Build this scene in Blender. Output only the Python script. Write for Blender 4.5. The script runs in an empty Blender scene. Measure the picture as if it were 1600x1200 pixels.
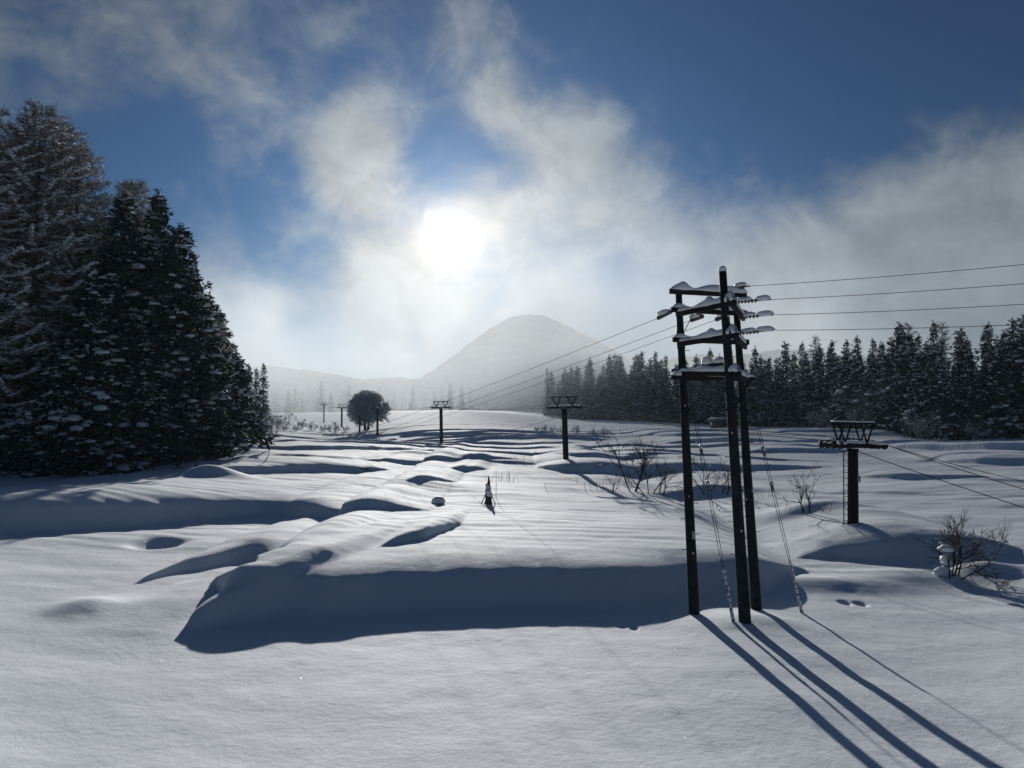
import bpy, math, random
import numpy as np
from mathutils import Vector, Matrix

SC = bpy.context.scene
COL = SC.collection
R = math.radians

# ------------------------------------------------------------------ camera
CAM_Z = 5.8
PITCH = R(2.6)
F = 1200.0                       # focal length in photo pixels (photo is 1600 wide)
cam_d = bpy.data.cameras.new('camera')
cam_d.sensor_width = 36.0
cam_d.lens = 36.0 * F / 1600.0
cam_d.clip_start = 0.1
cam_d.clip_end = 9000
cam = bpy.data.objects.new('camera', cam_d)
COL.objects.link(cam)
cam.location = (0, 0, CAM_Z)
cam.rotation_euler = (math.pi / 2 + PITCH, 0, 0)
SC.camera = cam


def ray(px, py):
    """slopes (a, b): a point at depth Y through that pixel is (a*Y, Y, CAM_Z + b*Y)"""
    u, v = (px - 800) / F, (600 - py) / F
    wy = math.cos(PITCH) - math.sin(PITCH) * v
    wz = math.sin(PITCH) + math.cos(PITCH) * v
    return u / wy, wz / wy


def at(px, py, Y):
    a, b = ray(px, py)
    return Vector((a * Y, Y, CAM_Z + b * Y))


SA, SB = ray(705, 372)
SUN = Vector((SA, 1, SB)).normalized()
SUN_EL = math.asin(SUN.z)
SUN_AZ = math.atan2(SUN.x, SUN.y)
TAN_EL = math.tan(SUN_EL)

# ------------------------------------------------------------------ world / sky
W = bpy.data.worlds.new('World')
SC.world = W
W.use_nodes = True


class NT:
    """small helper to write node trees"""
    def __init__(s, tree):
        s.t = tree
        s.t.nodes.clear()

    def n(s, typ, **kw):
        nd = s.t.nodes.new(typ)
        for k, v in kw.items():
            if k == 'inp':
                for kk, vv in v.items():
                    s.set(nd.inputs[kk], vv)
            else:
                setattr(nd, k, v)
        return nd

    def set(s, sock, v):
        if hasattr(v, 'is_output') or isinstance(v, bpy.types.NodeSocket):
            s.t.links.new(v, sock)
        else:
            sock.default_value = v

    def math(s, op, a, b=None, c=None, clamp=False):
        nd = s.n('ShaderNodeMath', operation=op, use_clamp=clamp)
        s.set(nd.inputs[0], a)
        if b is not None:
            s.set(nd.inputs[1], b)
        if c is not None:
            s.set(nd.inputs[2], c)
        return nd.outputs[0]

    def vmath(s, op, a, b=None, out=0):
        nd = s.n('ShaderNodeVectorMath', operation=op)
        s.set(nd.inputs[0], a)
        if b is not None:
            s.set(nd.inputs[1], b)
        return nd.outputs[out]

    def smooth(s, v, lo, hi, a=0.0, b=1.0):
        nd = s.n('ShaderNodeMapRange', interpolation_type='SMOOTHSTEP')
        s.set(nd.inputs[0], v)
        for i, x in enumerate((lo, hi, a, b)):
            s.set(nd.inputs[1 + i], x)
        return nd.outputs[0]

    def noise(s, vec, scale, detail=4, rough=.5, dist=0.0, lac=2.0):
        nd = s.n('ShaderNodeTexNoise')
        s.set(nd.inputs['Vector'], vec)
        nd.inputs['Scale'].default_value = scale
        nd.inputs['Detail'].default_value = detail
        nd.inputs['Roughness'].default_value = rough
        nd.inputs['Distortion'].default_value = dist
        nd.inputs['Lacunarity'].default_value = lac
        return nd.outputs['Fac']

    def mix(s, fac, a, b):
        nd = s.n('ShaderNodeMix', data_type='RGBA')
        s.set(nd.inputs[0], fac)
        s.set(nd.inputs[6], a)
        s.set(nd.inputs[7], b)
        return nd.outputs[2]

    def vscale(s, col, f):
        nd = s.n('ShaderNodeVectorMath', operation='SCALE')
        s.set(nd.inputs[0], col)
        s.set(nd.inputs[3], f)
        return nd.outputs[0]


def build_world():
    g = NT(W.node_tree)
    d = g.vmath('NORMALIZE', g.n('ShaderNodeTexCoord').outputs['Generated'])
    sky = g.n('ShaderNodeTexSky', sky_type='NISHITA', sun_disc=False)
    sky.sun_elevation = SUN_EL
    sky.sun_rotation = SUN_AZ
    sky.altitude = 900
    sky.air_density = 1.0
    sky.dust_density = 0.3
    sky.ozone_density = 3.0
        # angle to the sun, in degrees
    dot = g.vmath('DOT_PRODUCT', d, tuple(SUN), out=1)
    ang = g.math('MULTIPLY', g.math('ARCCOSINE', g.math('MINIMUM', dot, 0.999999)), 57.2958)
    # forward-scattering air: the blue brightens towards the sun
    aure = g.math('ADD', .55, g.math('MULTIPLY', g.math('POWER', 2.718, g.math('MULTIPLY', ang, -1 / 18.0)), 1.3))
    blue = g.vmath('MULTIPLY', g.vscale(sky.outputs[0], g.math('MULTIPLY', aure, .05)), (.34, .80, 1.26))
    # cloud cover: soft large regions plus fractal wisps
    regions = [(130, 40, 22, .24), (555, 245, 5, .34), (595, 180, 4, .26), (745, 90, 5.5, .26), (525, 310, 3.5, .16), (790, 170, 4, .10),
               (880, 330, 9, .20), (1010, 270, 9, .22), (1330, 430, 15, .28), (1580, 330, 13, .30), (480, 500, 15, .42),
               (720, 460, 11, .26), (700, 330, 6, .12), (1150, 500, 16, .2), (1500, 500, 16, .30), (860, 200, 6, .10),
               (1350, 40, 20, -.34), (290, 320, 9, -.30), (1150, 130, 11, -.14), (990, 440, 5, -.16), (450, 350, 6, -.20), (900, 60, 7, -.14)]
    total = None
    for px, py, rad, wt in regions:
        a, b = ray(px, py)
        c = Vector((a, 1, b)).normalized()
        m = g.smooth(g.vmath('DOT_PRODUCT', d, tuple(c), out=1), math.cos(R(rad)), 1.0, 0.0, wt)
        total = m if total is None else g.math('ADD', total, m)
    warp = g.n('ShaderNodeTexNoise')
    g.set(warp.inputs['Vector'], d)
    warp.inputs['Scale'].default_value = 5
    warp.inputs['Detail'].default_value = 3
    wv = g.vscale(g.vmath('SUBTRACT', warp.outputs['Color'], (.5, .5, .5)), 0.10)
    dv = g.vmath('ADD', g.vmath('MULTIPLY', d, (1, 1, 1.25)), wv)
    big = g.noise(dv, 4.6, 9, .58, .12)
    fine = g.noise(dv, 12.0, 10, .60, .2)
    nz = g.math('ADD', g.math('MULTIPLY', big, 1.15), g.math('MULTIPLY', fine, .75))
    nz = g.math('SUBTRACT', nz, .47)
    cov = g.smooth(g.math('ADD', nz, total), .44, 1.08)
    # brightness of cloud: strong forward scattering near the sun
    elev = g.n('ShaderNodeSeparateXYZ')
    g.set(elev.inputs[0], d)
    low = g.smooth(elev.outputs[2], .45, .20, .14, .36)      # low cloud lies nearer the lit haze
    near = g.math('POWER', 2.718, g.math('MULTIPLY', ang, -1 / 4.5))
    mid = g.math('POWER', 2.718, g.math('MULTIPLY', ang, -1 / 17.0))
    br = g.math('ADD', g.math('ADD', g.math('MULTIPLY', near, .15), g.math('MULTIPLY', mid, .92)), low)
    shade = g.smooth(fine, .3, .7, .85, 1.2)
    br = g.math('MULTIPLY', br, shade)
    warmth = g.smooth(ang, 1, 15)
    ccol = g.mix(warmth, (1.0, .97, .91, 1), (.84, .94, 1.02, 1))
    cloud = g.vscale(ccol, br)
    col = g.mix(g.math('MULTIPLY', cov, .9), blue, cloud)
    # the sun itself, seen through torn thin cloud, and its aureole
    torn = g.math('ADD', ang, g.math('MULTIPLY', g.math('SUBTRACT', fine, .5), 6.5))
    core = g.math('MULTIPLY', g.math('POWER', 2.718, g.math('MULTIPLY', g.math('MULTIPLY', torn, torn), -1 / 1.1)), 4.0)
    halo = g.math('MULTIPLY', g.math('POWER', 2.718, g.math('MULTIPLY', ang, -1 / 3.2)), .9)
    halo2 = g.math('MULTIPLY', g.math('POWER', 2.718, g.math('MULTIPLY', ang, -1 / 13.0)), .13)
    glow = g.math('ADD', g.math('ADD', core, halo), halo2)
    tint = g.n('ShaderNodeCombineColor', inp={0: 1.0, 1: .96, 2: .88})
    col = g.vmath('ADD', col, g.vscale(tint.outputs[0], glow))
    bg = g.n('ShaderNodeBackground')
    g.set(bg.inputs[0], col)
    bg.inputs[1].default_value = 0.58
    out = g.n('ShaderNodeOutputWorld')
    g.t.links.new(bg.outputs[0], out.inputs[0])


build_world()

# ------------------------------------------------------------------ sun
sl = bpy.data.lights.new('sun', 'SUN')
sl.energy = 5.0
sl.angle = R(0.6)
sl.color = (1.0, .965, .915)
sun = bpy.data.objects.new('sun', sl)
COL.objects.link(sun)
sun.location = (0, 0, 60)
sun.rotation_euler = (-SUN).to_track_quat('-Z', 'Y').to_euler()

vs = SC.view_settings
vs.view_transform = 'Standard'
vs.look = 'None'
vs.exposure = 0.03
vs.gamma = 1.0
SC.render.engine = 'CYCLES'
SC.cycles.use_denoising = True
SC.cycles.max_bounces = 6
SC.cycles.diffuse_bounces = 3
SC.cycles.glossy_bounces = 2
SC.cycles.volume_bounces = 1
SC.cycles.transparent_max_bounces = 8
HAZE_DENSITY = 0.0001

# ------------------------------------------------------------------ noise in numpy
_rng = np.random.default_rng(11)
_PERM = _rng.permutation(512)
_VAL = _rng.random(512)


def vnoise(x, y):
    xi, yi = np.floor(x).astype(int), np.floor(y).astype(int)
    fx, fy = x - xi, y - yi
    fx, fy = fx * fx * fx * (fx * (fx * 6 - 15) + 10), fy * fy * fy * (fy * (fy * 6 - 15) + 10)

    def h(i, j):
        return _VAL[(_PERM[(i & 511)] + j * 57) & 511]
    a, b, c, e = h(xi, yi), h(xi + 1, yi), h(xi, yi + 1), h(xi + 1, yi + 1)
    return (a * (1 - fx) + b * fx) * (1 - fy) + (c * (1 - fx) + e * fx) * fy - .5


def fbm(x, y, o=4):
    s, a = 0, 1.0
    for k in range(o):
        s = s + a * vnoise(x * 2 ** k + 17.3 * k, y * 2 ** k - 9.1 * k)
        a *= .5
    return s


def sst(v, lo, hi):
    t = np.clip((v - lo) / (hi - lo), 0, 1)
    return t * t * (3 - 2 * t)


# ------------------------------------------------------------------ terrain heights
CP = []            # (X, Y, z) control points of the broad ground shape


def cp_depth(px, py, Y):
    CP.append(tuple(at(px, py, Y)))


def cp_z(px, py, z):
    a, b = ray(px, py)
    Y = (z - CAM_Z) / b
    CP.append((a * Y, Y, z))


for px, py, z in [(800, 1200, 0), (60, 1200, .3), (1540, 1200, -.15), (1085, 962, 0), (1172, 965, .08), (1500, 905, -.25),
                  (60, 990, .45), (420, 1040, .05), (700, 980, 0), (250, 940, .35), (760, 790, .35), (900, 830, .1), (1250, 860, -.2)]:
    cp_z(px, py, z)
for px, py, Y in [(1333, 819, 40), (885, 739, 76), (690, 701, 133), (590, 686, 195), (562, 683, 205), (534, 671, 262), (506, 662, 345),
                  (30, 742, 62), (200, 740, 66), (300, 729, 73), (385, 697, 100), (1600, 693, 115), (1450, 690, 125), (1300, 673, 170),
                  (1150, 665, 230), (1000, 658, 300), (880, 655, 350), (640, 651, 285), (700, 642, 320), (780, 646, 300),
                  (600, 660, 240), (575, 667, 212), (860, 668, 230), (420, 668, 230), (400, 645, 430), (1000, 642, 520), (600, 637, 520),
                  (1500, 655, 420), (800, 640, 520), (1550, 745, 60), (1000, 770, 60), (1265, 796, 46)]:
    cp_depth(px, py, Y)
CPA = np.array(CP)


def uv_of(X, Y):
    u = np.clip(np.arctan2(X, Y), -.85, .85)
    v = np.log(np.clip(np.hypot(X, Y), 9, 560))
    return u * 2.2, v


_cu, _cv = uv_of(CPA[:, 0], CPA[:, 1])
_C2 = .12 ** 2
_A = np.sqrt((_cu[:, None] - _cu) ** 2 + (_cv[:, None] - _cv) ** 2 + _C2) + np.eye(len(CPA)) * -.02
_zm = CPA[:, 2].mean()
_WT = np.linalg.solve(_A, CPA[:, 2] - _zm)


def base_h(X, Y):
    u, v = uv_of(X, Y)
    z = np.full(np.shape(X), _zm, float)
    for cu, cv, w in zip(_cu, _cv, _WT):
        z = z + w * np.sqrt((u - cu) ** 2 + (v - cv) ** 2 + _C2)
    far = sst(np.hypot(X, Y), 420, 620)
    z = z * (1 - far) + 7 * far
    behind = sst(-Y, -6, 10)
    return z * (1 - behind)


BANKS = []


def bank_add(X, Y, z, bk):
    xs, yc, h, face, k, L, xw = bk
    inside = (X > xs[0]) & (X < xs[-1]) & (Y > 5) & (Y < yc.max() + 90) & (Y > yc.min() - 12)
    if not np.any(inside):
        return z
    Xi, Yi = X[inside], Y[inside]
    C = np.interp(Xi, xs, yc) + (fbm(Xi / xw, Xi * 0 + xs[0]) * .5 * face)
    Hh = np.interp(Xi, xs, h)
    s = Yi - C
    hh = np.maximum(Hh, .02)
    Aq = .24 * hh                                   # part of the rise that rounds gently over the lip
    lam = Aq / TAN_EL
    w = np.maximum(hh * face, .3)
    top = hh - Aq * np.exp(-np.maximum(s, 0) / lam)
    q = np.clip((s + w) / w, 0, 1)                  # steep face below the lip
    fc = (hh - Aq) * (3 * q ** 2 - 2 * q ** 3) + TAN_EL * w * (q ** 3 - q ** 2)
    up = np.where(s > 0, top, fc) / hh
    down = 1 - k * sst(s, 1.2 * w, L)
    z = z.copy()
    z[inside] += Hh * up * down
    return z


def height_now(X, Y):
    z = base_h(X, Y)
    for bk in BANKS:
        z = bank_add(X, Y, z, bk)
    return z


def hit(px, py):
    """first meeting of the pixel's ray with the ground built so far"""
    a, b = ray(px, py)
    Ys = np.geomspace(9, 600, 2600)
    zz = height_now(a * Ys, Ys)
    below = np.nonzero(CAM_Z + b * Ys < zz)[0]
    Y = Ys[below[0]] if len(below) else 600.0
    return a * Y, Y, CAM_Z + b * Y


def bank(pts, face=1.5, k=.75, L=14.0):
    """a bank from (pixel x, pixel y of its crest, pixel y where its shadow ends): solve crest depth and height"""
    V = []
    for px, yc, ys in pts:
        xs_, Ys, zl = hit(px, ys)
        a, b = ray(px, yc)
        # CAM_Z + b*D = zl + h ;  D - Ys = h / TAN_EL * cos(azimuth)
        c = math.cos(SUN_AZ) / TAN_EL
        h = (CAM_Z + b * Ys - zl) / (1 - b * c)
        h = float(np.clip(h, 0, 2.2))
        D = Ys + c * h
        V.append((a * D, D, h / .76))
    V.sort()
    V[0] = (V[0][0], V[0][1], 0.0)
    V[-1] = (V[-1][0], V[-1][1], 0.0)
    V = np.array(V)
    xs = np.linspace(V[0, 0], V[-1, 0], 160)
    yc = np.interp(xs, V[:, 0], V[:, 1])
    h = np.interp(xs, V[:, 0], V[:, 2])
    ker = np.hanning(27)
    ker /= ker.sum()
    pad = lambda q: np.concatenate([np.full(13, q[0]), q, np.full(13, q[-1])])
    yc = np.convolve(pad(yc), ker, 'valid')
    h = np.convolve(pad(h), ker, 'valid')
    h[0] = h[-1] = 0
    scale = float(np.median(yc)) / 24
    BANKS.append((xs, yc, h, face, k, L * max(1, scale * .7), 3.0 * scale))


# foreground hollow behind the poles, then terrace after terrace towards the hill
bank([(258, 1000, 1003), (276, 965, 1020), (300, 945, 1028), (350, 922, 1024), (420, 908, 1006), (560, 904, 998), (750, 893, 985), (900, 886, 975),
      (1080, 880, 961), (1170, 876, 948), (1215, 884, 925), (1262, 896, 899)], face=1.9, k=.45, L=26)
bank([(1236, 872, 874), (1290, 858, 880), (1380, 850, 892), (1450, 848, 893), (1530, 850, 880), (1590, 858, 862)], face=1.9, k=.6, L=18)
bank([(200, 912, 914), (280, 876, 897), (390, 851, 884), (470, 842, 864), (520, 838, 850), (555, 836, 838)], face=2.4, k=.6, L=16)
bank([(586, 857, 859), (618, 842, 858), (660, 829, 852), (702, 818, 829), (722, 816, 818)], face=2.0, k=.9, L=9)
bank([(-700, 800, 830), (-350, 798, 862), (-120, 794, 860), (0, 789, 857), (120, 787, 848), (250, 787, 833), (350, 783, 818), (450, 778, 807), (540, 777, 803),
      (600, 780, 799), (640, 789, 795), (675, 797, 798)], face=1.7, k=.4, L=22)
bank([(632, 751, 752), (660, 749, 757), (690, 750, 757), (716, 754, 755)], k=.95)
bank([(300, 736, 737), (330, 731, 744), (420, 729, 743), (500, 728, 740), (570, 729, 738), (610, 734, 735)], k=.8)
bank([(838, 728, 729), (870, 727, 740), (960, 726, 742), (1060, 727, 739), (1180, 727, 737), (1250, 730, 735), (1310, 733, 734)], k=.8)
bank([(700, 731, 732), (720, 730, 737), (745, 731, 737), (765, 734, 735)], k=.9)
bank([(1330, 744, 745), (1400, 741, 750), (1500, 744, 752), (1570, 749, 750)], k=.9)
bank([(1470, 722, 723), (1540, 718, 729), (1700, 716, 729), (1900, 720, 722)], k=.8)
bank([(560, 717, 718), (600, 716, 721), (760, 717, 721), (850, 718, 719)], k=.85)
bank([(845, 713, 714), (900, 711, 716), (1000, 711, 717), (1090, 713, 714)], k=.85)
bank([(1150, 713, 714), (1200, 706, 713), (1290, 705, 712), (1345, 708, 709)], k=.85)
bank([(1375, 701, 702), (1430, 697, 706), (1600, 695, 708), (1850, 697, 705), (2000, 700, 701)], k=.7)
bank([(335, 703, 704), (370, 700, 706), (500, 700, 706), (620, 701, 705), (655, 703, 704)], k=.85)
bank([(1030, 696, 697), (1080, 690, 697), (1150, 688, 696), (1230, 692, 693)], k=.85)
bank([(700, 694, 695), (760, 692, 696), (860, 692, 696), (930, 694, 695)], k=.85)
bank([(540, 682, 683), (640, 679, 684), (760, 679, 684), (880, 682, 683)], k=.8)
bank([(1000, 680, 681), (1060, 677, 682), (1130, 678, 682), (1200, 680, 681)], k=.8)

RIDGE = []
for px, py, up in [(150, 1002, .08), (185, 985, .12), (260, 950, .2), (330, 918, .26), (400, 890, .28), (480, 862, .28), (560, 838, .26), (630, 820, .2), (710, 803, .12)]:
    hx, hy, hzz = hit(px, py)
    RIDGE.append((hx, hy, hzz + up))
RIDGE = np.array(RIDGE)
# mounds (+) and dents (-): pixel x, pixel y, half width m, half depth m, height m
BUMPS = [(245, 848, .95, 1.1, -.38), (140, 948, .9, 1.1, .26), (430, 806, 1.6, 1.0, .16), (1172, 966, 1.3, .9, .12),
         (1300, 915, 2.6, 1.0, .22), (1420, 905, 2.4, 1.2, .18), (680, 757, 2.2, 1.6, .22), (760, 772, 3, 2, .12), (720, 770, 2, 1.2, -.14),
         (330, 745, 2.2, 1.6, .8), (360, 718, 3.5, 2.5, .7), (1090, 775, 3.2, 1.6, .75), (1270, 795, 2.5, 1.2, .4),
         (1540, 893, 1.2, .8, .3), (1320, 939, .17, .26, -.14), (1345, 941, .17, .26, -.14), (972, 977, .12, .18, -.07), (990, 979, .12, .18, -.07),
         (1038, 968, .12, .15, -.05), (1211, 903, .35, .2, .06)]
_bump_cache = None


def ground(X, Y):
    global _bump_cache
    X = np.atleast_1d(np.asarray(X, float))
    Y = np.atleast_1d(np.asarray(Y, float))
    z = height_now(X, Y)
    # the diagonal snowed-over track
    near = (Y > 12) & (Y < 60) & (np.abs(X) < 22)
    if near.any():
        xi, yi, zi = X[near], Y[near], z[near]
        best = np.full(xi.shape, 1e9)
        zr = np.zeros(xi.shape)
        tt = np.zeros(xi.shape)
        n = len(RIDGE) - 1
        for i in range(n):
            p, q = RIDGE[i], RIDGE[i + 1]
            dx, dy = q[0] - p[0], q[1] - p[1]
            t = np.clip(((xi - p[0]) * dx + (yi - p[1]) * dy) / (dx * dx + dy * dy), 0, 1)
            dd = np.hypot(xi - p[0] - t * dx, yi - p[1] - t * dy)
            m = dd < best
            best[m] = dd[m]
            zr[m] = (p[2] + t * (q[2] - p[2]))[m]
            tt[m] = ((i + t) / n)[m]
        fade = sst(tt, 0.0, .3) * (1 - sst(tt, .8, 1))
        wgt = (1 - sst(best, .45, 1.7)) * fade
        z[near] = zi * (1 - wgt) + zr * wgt
    if _bump_cache is None:
        _bump_cache = []
        for px, py, rx, ry, h in BUMPS:
            x0, y0, _ = hit(px, py)
            _bump_cache.append((x0, y0, rx, ry, h))
    for x0, y0, rx, ry, h in _bump_cache:
        q = ((X - x0) / rx) ** 2 + ((Y - y0) / ry) ** 2
        m = q < 9
        if m.any():
            e = np.exp(-q[m] ** (1.0 if h > 0 else 1.6))
            z[m] += h * e
    r = np.hypot(X, Y)
    # drifted undulation: longer across the wind than along it, plus fine wind ripples on the flats
    z += .20 * fbm(X / 11 + 3, Y / 5.0, 3) * sst(r, 10, 40) * (1 - .5 * sst(r, 60, 150))
    z += .07 * fbm(X / 3.2 + 30, Y / 1.8 + 7, 3) * (.4 + .6 * sst(r, 26, 50))
    farr = sst(r, 48, 80) * (1 - sst(r, 330, 460))
    t = (Y * .060 + 3.2 * fbm(X / 70 + 8, Y / 60, 2) + .55 * fbm(X / 16, Y / 12, 2))
    st = np.floor(t) + sst(t - np.floor(t), .0, .075)
    cut = sst(fbm(X / 34 + 71, Y / 22 + 5, 2), -.28, .12)          # banks fade in and out along their length
    z += farr * (1 - .85 * sst(r, 160, 230)) * (.30 + .30 * sst(r, 90, 170)) * cut * (st - t + .5)
    rip = sst(fbm(X / 10 + 51, Y / 6 + 3, 2), -.05, .25) * sst(r, 26, 34) * (1 - sst(r, 60, 90))
    z += rip * .013 * np.sin((Y + .12 * X + .9 * fbm(X / 4, Y / 4, 2)) * 5.2)
    z += .012 * fbm(X * 1.6, Y * 1.6, 2) * (1 - sst(r, 40, 60))
    return z


def gz(X, Y):
    return float(ground(X, Y)[0])


def on_ground(px, Y):
    a, _ = ray(px, 655)
    return Vector((a * Y, Y, gz(a * Y, Y)))


def px_ground(px, py):
    """where the pixel's ray meets the finished ground"""
    a, b = ray(px, py)
    Ys = np.geomspace(9, 600, 3000)
    zz = ground(a * Ys, Ys)
    below = np.nonzero(CAM_Z + b * Ys < zz)[0]
    Y = float(Ys[below[0]]) if len(below) else 600.0
    return Vector((a * Y, Y, gz(a * Y, Y)))


# ------------------------------------------------------------------ mesh helpers
def np_mesh(name, V, Fc, mat=None, smooth=True):
    """V (n,3); Fc list of integer arrays (m,3) or (m,4)"""
    me = bpy.data.meshes.new(name)
    V = np.asarray(V, np.float32)
    Fc = [np.asarray(f, np.int32) for f in (Fc if isinstance(Fc, list) else [Fc]) if len(f)]
    loops = np.concatenate([f.ravel() for f in Fc])
    counts = np.concatenate([np.full(len(f), f.shape[1], np.int32) for f in Fc])
    me.vertices.add(len(V))
    me.vertices.foreach_set('co', V.ravel())
    me.loops.add(len(loops))
    me.loops.foreach_set('vertex_index', loops)
    me.polygons.add(len(counts))
    me.polygons.foreach_set('loop_start', np.concatenate([[0], np.cumsum(counts)[:-1]]).astype(np.int32))
    me.polygons.foreach_set('use_smooth', np.full(len(counts), smooth))
    me.update(calc_edges=True)
    me.validate()
    if mat:
        me.materials.append(mat)
    return me


class MB:
    """collects shapes into one mesh"""
    def __init__(s):
        s.V, s.T, s.Q, s.n = [], [], [], 0

    def add(s, V, T=None, Q=None):
        V = np.asarray(V, float).reshape(-1, 3)
        s.V.append(V)
        if T is not None and len(T):
            s.T.append(np.asarray(T, int).reshape(-1, 3) + s.n)
        if Q is not None and len(Q):
            s.Q.append(np.asarray(Q, int).reshape(-1, 4) + s.n)
        s.n += len(V)
        return s

    def tube(s, pts, rad, sides=8, cap=True):
        P = np.asarray([tuple(p) for p in pts], float)
        k = len(P)
        rad = np.full(k, rad) if np.isscalar(rad) else np.asarray(rad, float)
        tan = np.gradient(P, axis=0)
        tan /= np.linalg.norm(tan, axis=1)[:, None] + 1e-9
        ref = np.array([0, 0, 1.0]) if abs(tan[:, 2]).mean() < .8 else np.array([0, 1.0, 0])
        s1 = np.cross(tan, ref)
        s1 /= np.linalg.norm(s1, axis=1)[:, None] + 1e-9
        s2 = np.cross(s1, tan)
        an = np.arange(sides) / sides * 2 * np.pi
        ring = P[:, None] + rad[:, None, None] * (np.cos(an)[None, :, None] * s1[:, None] + np.sin(an)[None, :, None] * s2[:, None])
        V = ring.reshape(-1, 3)
        i, j = np.meshgrid(np.arange(k - 1), np.arange(sides), indexing='ij')
        a = i * sides + j
        b = i * sides + (j + 1) % sides
        Q = np.stack([a, b, b + sides, a + sides], -1).reshape(-1, 4)
        T = []
        if cap:
            V = np.vstack([V, P[0], P[-1]])
            c0, c1 = k * sides, k * sides + 1
            for j in range(sides):
                T.append((c0, (j + 1) % sides, j))
                T.append((c1, (k - 1) * sides + j, (k - 1) * sides + (j + 1) % sides))
        return s.add(V, T, Q)

    def bar(s, a, b, w, h, up=(0, 0, 1)):
        """rectangular bar from a to b with a small chamfer"""
        a, b = Vector(a), Vector(b)
        d = (b - a).normalized()
        sd = d.cross(Vector(up))
        if sd.length < 1e-4:
            sd = d.cross(Vector((0, 1, 0)))
        sd.normalize()
        u = sd.cross(d)
        c = min(w, h) * .12
        prof = [(-w / 2 + c, -h / 2), (w / 2 - c, -h / 2), (w / 2, -h / 2 + c), (w / 2, h / 2 - c), (w / 2 - c, h / 2), (-w / 2 + c, h / 2),
                (-w / 2, h / 2 - c), (-w / 2, -h / 2 + c)]
        V = [tuple(p + sd * x + u * y) for p in (a, b) for x, y in prof]
        Q = [(j, (j + 1) % 8, 8 + (j + 1) % 8, 8 + j) for j in range(8)]
        T = [(0, j + 1, j) for j in range(1, 7)] + [(8, 8 + j, 8 + j + 1) for j in range(1, 7)]
        return s.add(V, T, Q)

    def box(s, c, sx, sy, sz):
        c = Vector(c)
        return s.bar(c - Vector((sx / 2, 0, 0)), c + Vector((sx / 2, 0, 0)), sy, sz)

    def wheel(s, c, axis, rad, wid, sides=14):
        c, ax = Vector(c), Vector(axis).normalized()
        return s.tube([c - ax * wid / 2, c - ax * wid * .2, c + ax * wid * .2, c + ax * wid / 2], [rad, rad * .86, rad * .86, rad], sides)

    def mesh(s, name, mat, smooth=True):
        f = []
        if s.T:
            f.append(np.vstack(s.T))
        if s.Q:
            f.append(np.vstack(s.Q))
        return np_mesh(name, np.vstack(s.V), f, mat, smooth)

    def build(s, name, mat, parent=None, smooth=True):
        return link(name, s.mesh(name, mat, smooth), parent)


def link(name, me, parent=None):
    o = bpy.data.objects.new(name, me)
    COL.objects.link(o)
    if parent is not None:
        o.parent = parent
    if name in ('snow_load', 'snow_dab'):
        o['kind'] = 'stuff'
    return o


def tag(o, label, cat, group=None, kind=None):
    o['label'] = label
    o['category'] = cat
    if group:
        o['group'] = group
    if kind:
        o['kind'] = kind
    return o


def thing(name, label, cat, loc=(0, 0, 0), rz=0.0, group=None):
    o = bpy.data.objects.new(name, None)
    o.empty_display_size = .3
    COL.objects.link(o)
    o.location = loc
    o.rotation_euler = (0, 0, rz)
    return tag(o, label, cat, group)


# icospheres for snow lumps
def ico(sub):
    t = (1 + 5 ** .5) / 2
    V = np.array([(-1, t, 0), (1, t, 0), (-1, -t, 0), (1, -t, 0), (0, -1, t), (0, 1, t), (0, -1, -t), (0, 1, -t), (t, 0, -1), (t, 0, 1), (-t, 0, -1), (-t, 0, 1)], float)
    V /= np.linalg.norm(V[0])
    T = [(0, 11, 5), (0, 5, 1), (0, 1, 7), (0, 7, 10), (0, 10, 11), (1, 5, 9), (5, 11, 4), (11, 10, 2), (10, 7, 6), (7, 1, 8), (3, 9, 4), (3, 4, 2), (3, 2, 6),
         (3, 6, 8), (3, 8, 9), (4, 9, 5), (2, 4, 11), (6, 2, 10), (8, 6, 7), (9, 8, 1)]
    V = [tuple(v) for v in V]
    for _ in range(sub):
        cache, T2 = {}, []

        def mid(i, j):
            k = (min(i, j), max(i, j))
            if k not in cache:
                m = (np.array(V[i]) + np.array(V[j]))
                m /= np.linalg.norm(m)
                V.append(tuple(m))
                cache[k] = len(V) - 1
            return cache[k]
        for a, b, c in T:
            x, y, z = mid(a, b), mid(b, c), mid(c, a)
            T2 += [(a, x, z), (b, y, x), (c, z, y), (x, y, z)]
        T = T2
    return np.array(V), np.array(T)


ICO = [ico(0), ico(1), ico(2)]


def lumps(mb, C, S, rng, sub=1, flat=.5, jit=.18, an=None):
    """snow lumps: centres C (n,3), sizes S (n,) or (n,3)"""
    V0, T0 = ICO[sub]
    C = np.asarray(C, float).reshape(-1, 3)
    n = len(C)
    if n == 0:
        return mb
    S = np.asarray(S, float)
    if S.ndim == 1:
        S = S[:, None] * np.array([1, 1, flat])
    an = rng.random(n) * 6.283 if an is None else an
    V = V0[None] * (1 + (rng.random((n, len(V0), 1)) - .5) * 2 * jit)
    V = V.copy()
    V[:, :, 2] = np.where(V[:, :, 2] < 0, V[:, :, 2] * .55, V[:, :, 2])
    V = V * S[:, None, :]
    x = V[:, :, 0] * np.cos(an)[:, None] - V[:, :, 1] * np.sin(an)[:, None]
    y = V[:, :, 0] * np.sin(an)[:, None] + V[:, :, 1] * np.cos(an)[:, None]
    V = np.stack([x, y, V[:, :, 2]], -1) + C[:, None]
    T = (T0[None] + (np.arange(n) * len(V0))[:, None, None]).reshape(-1, 3)
    return mb.add(V.reshape(-1, 3), T)


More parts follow.
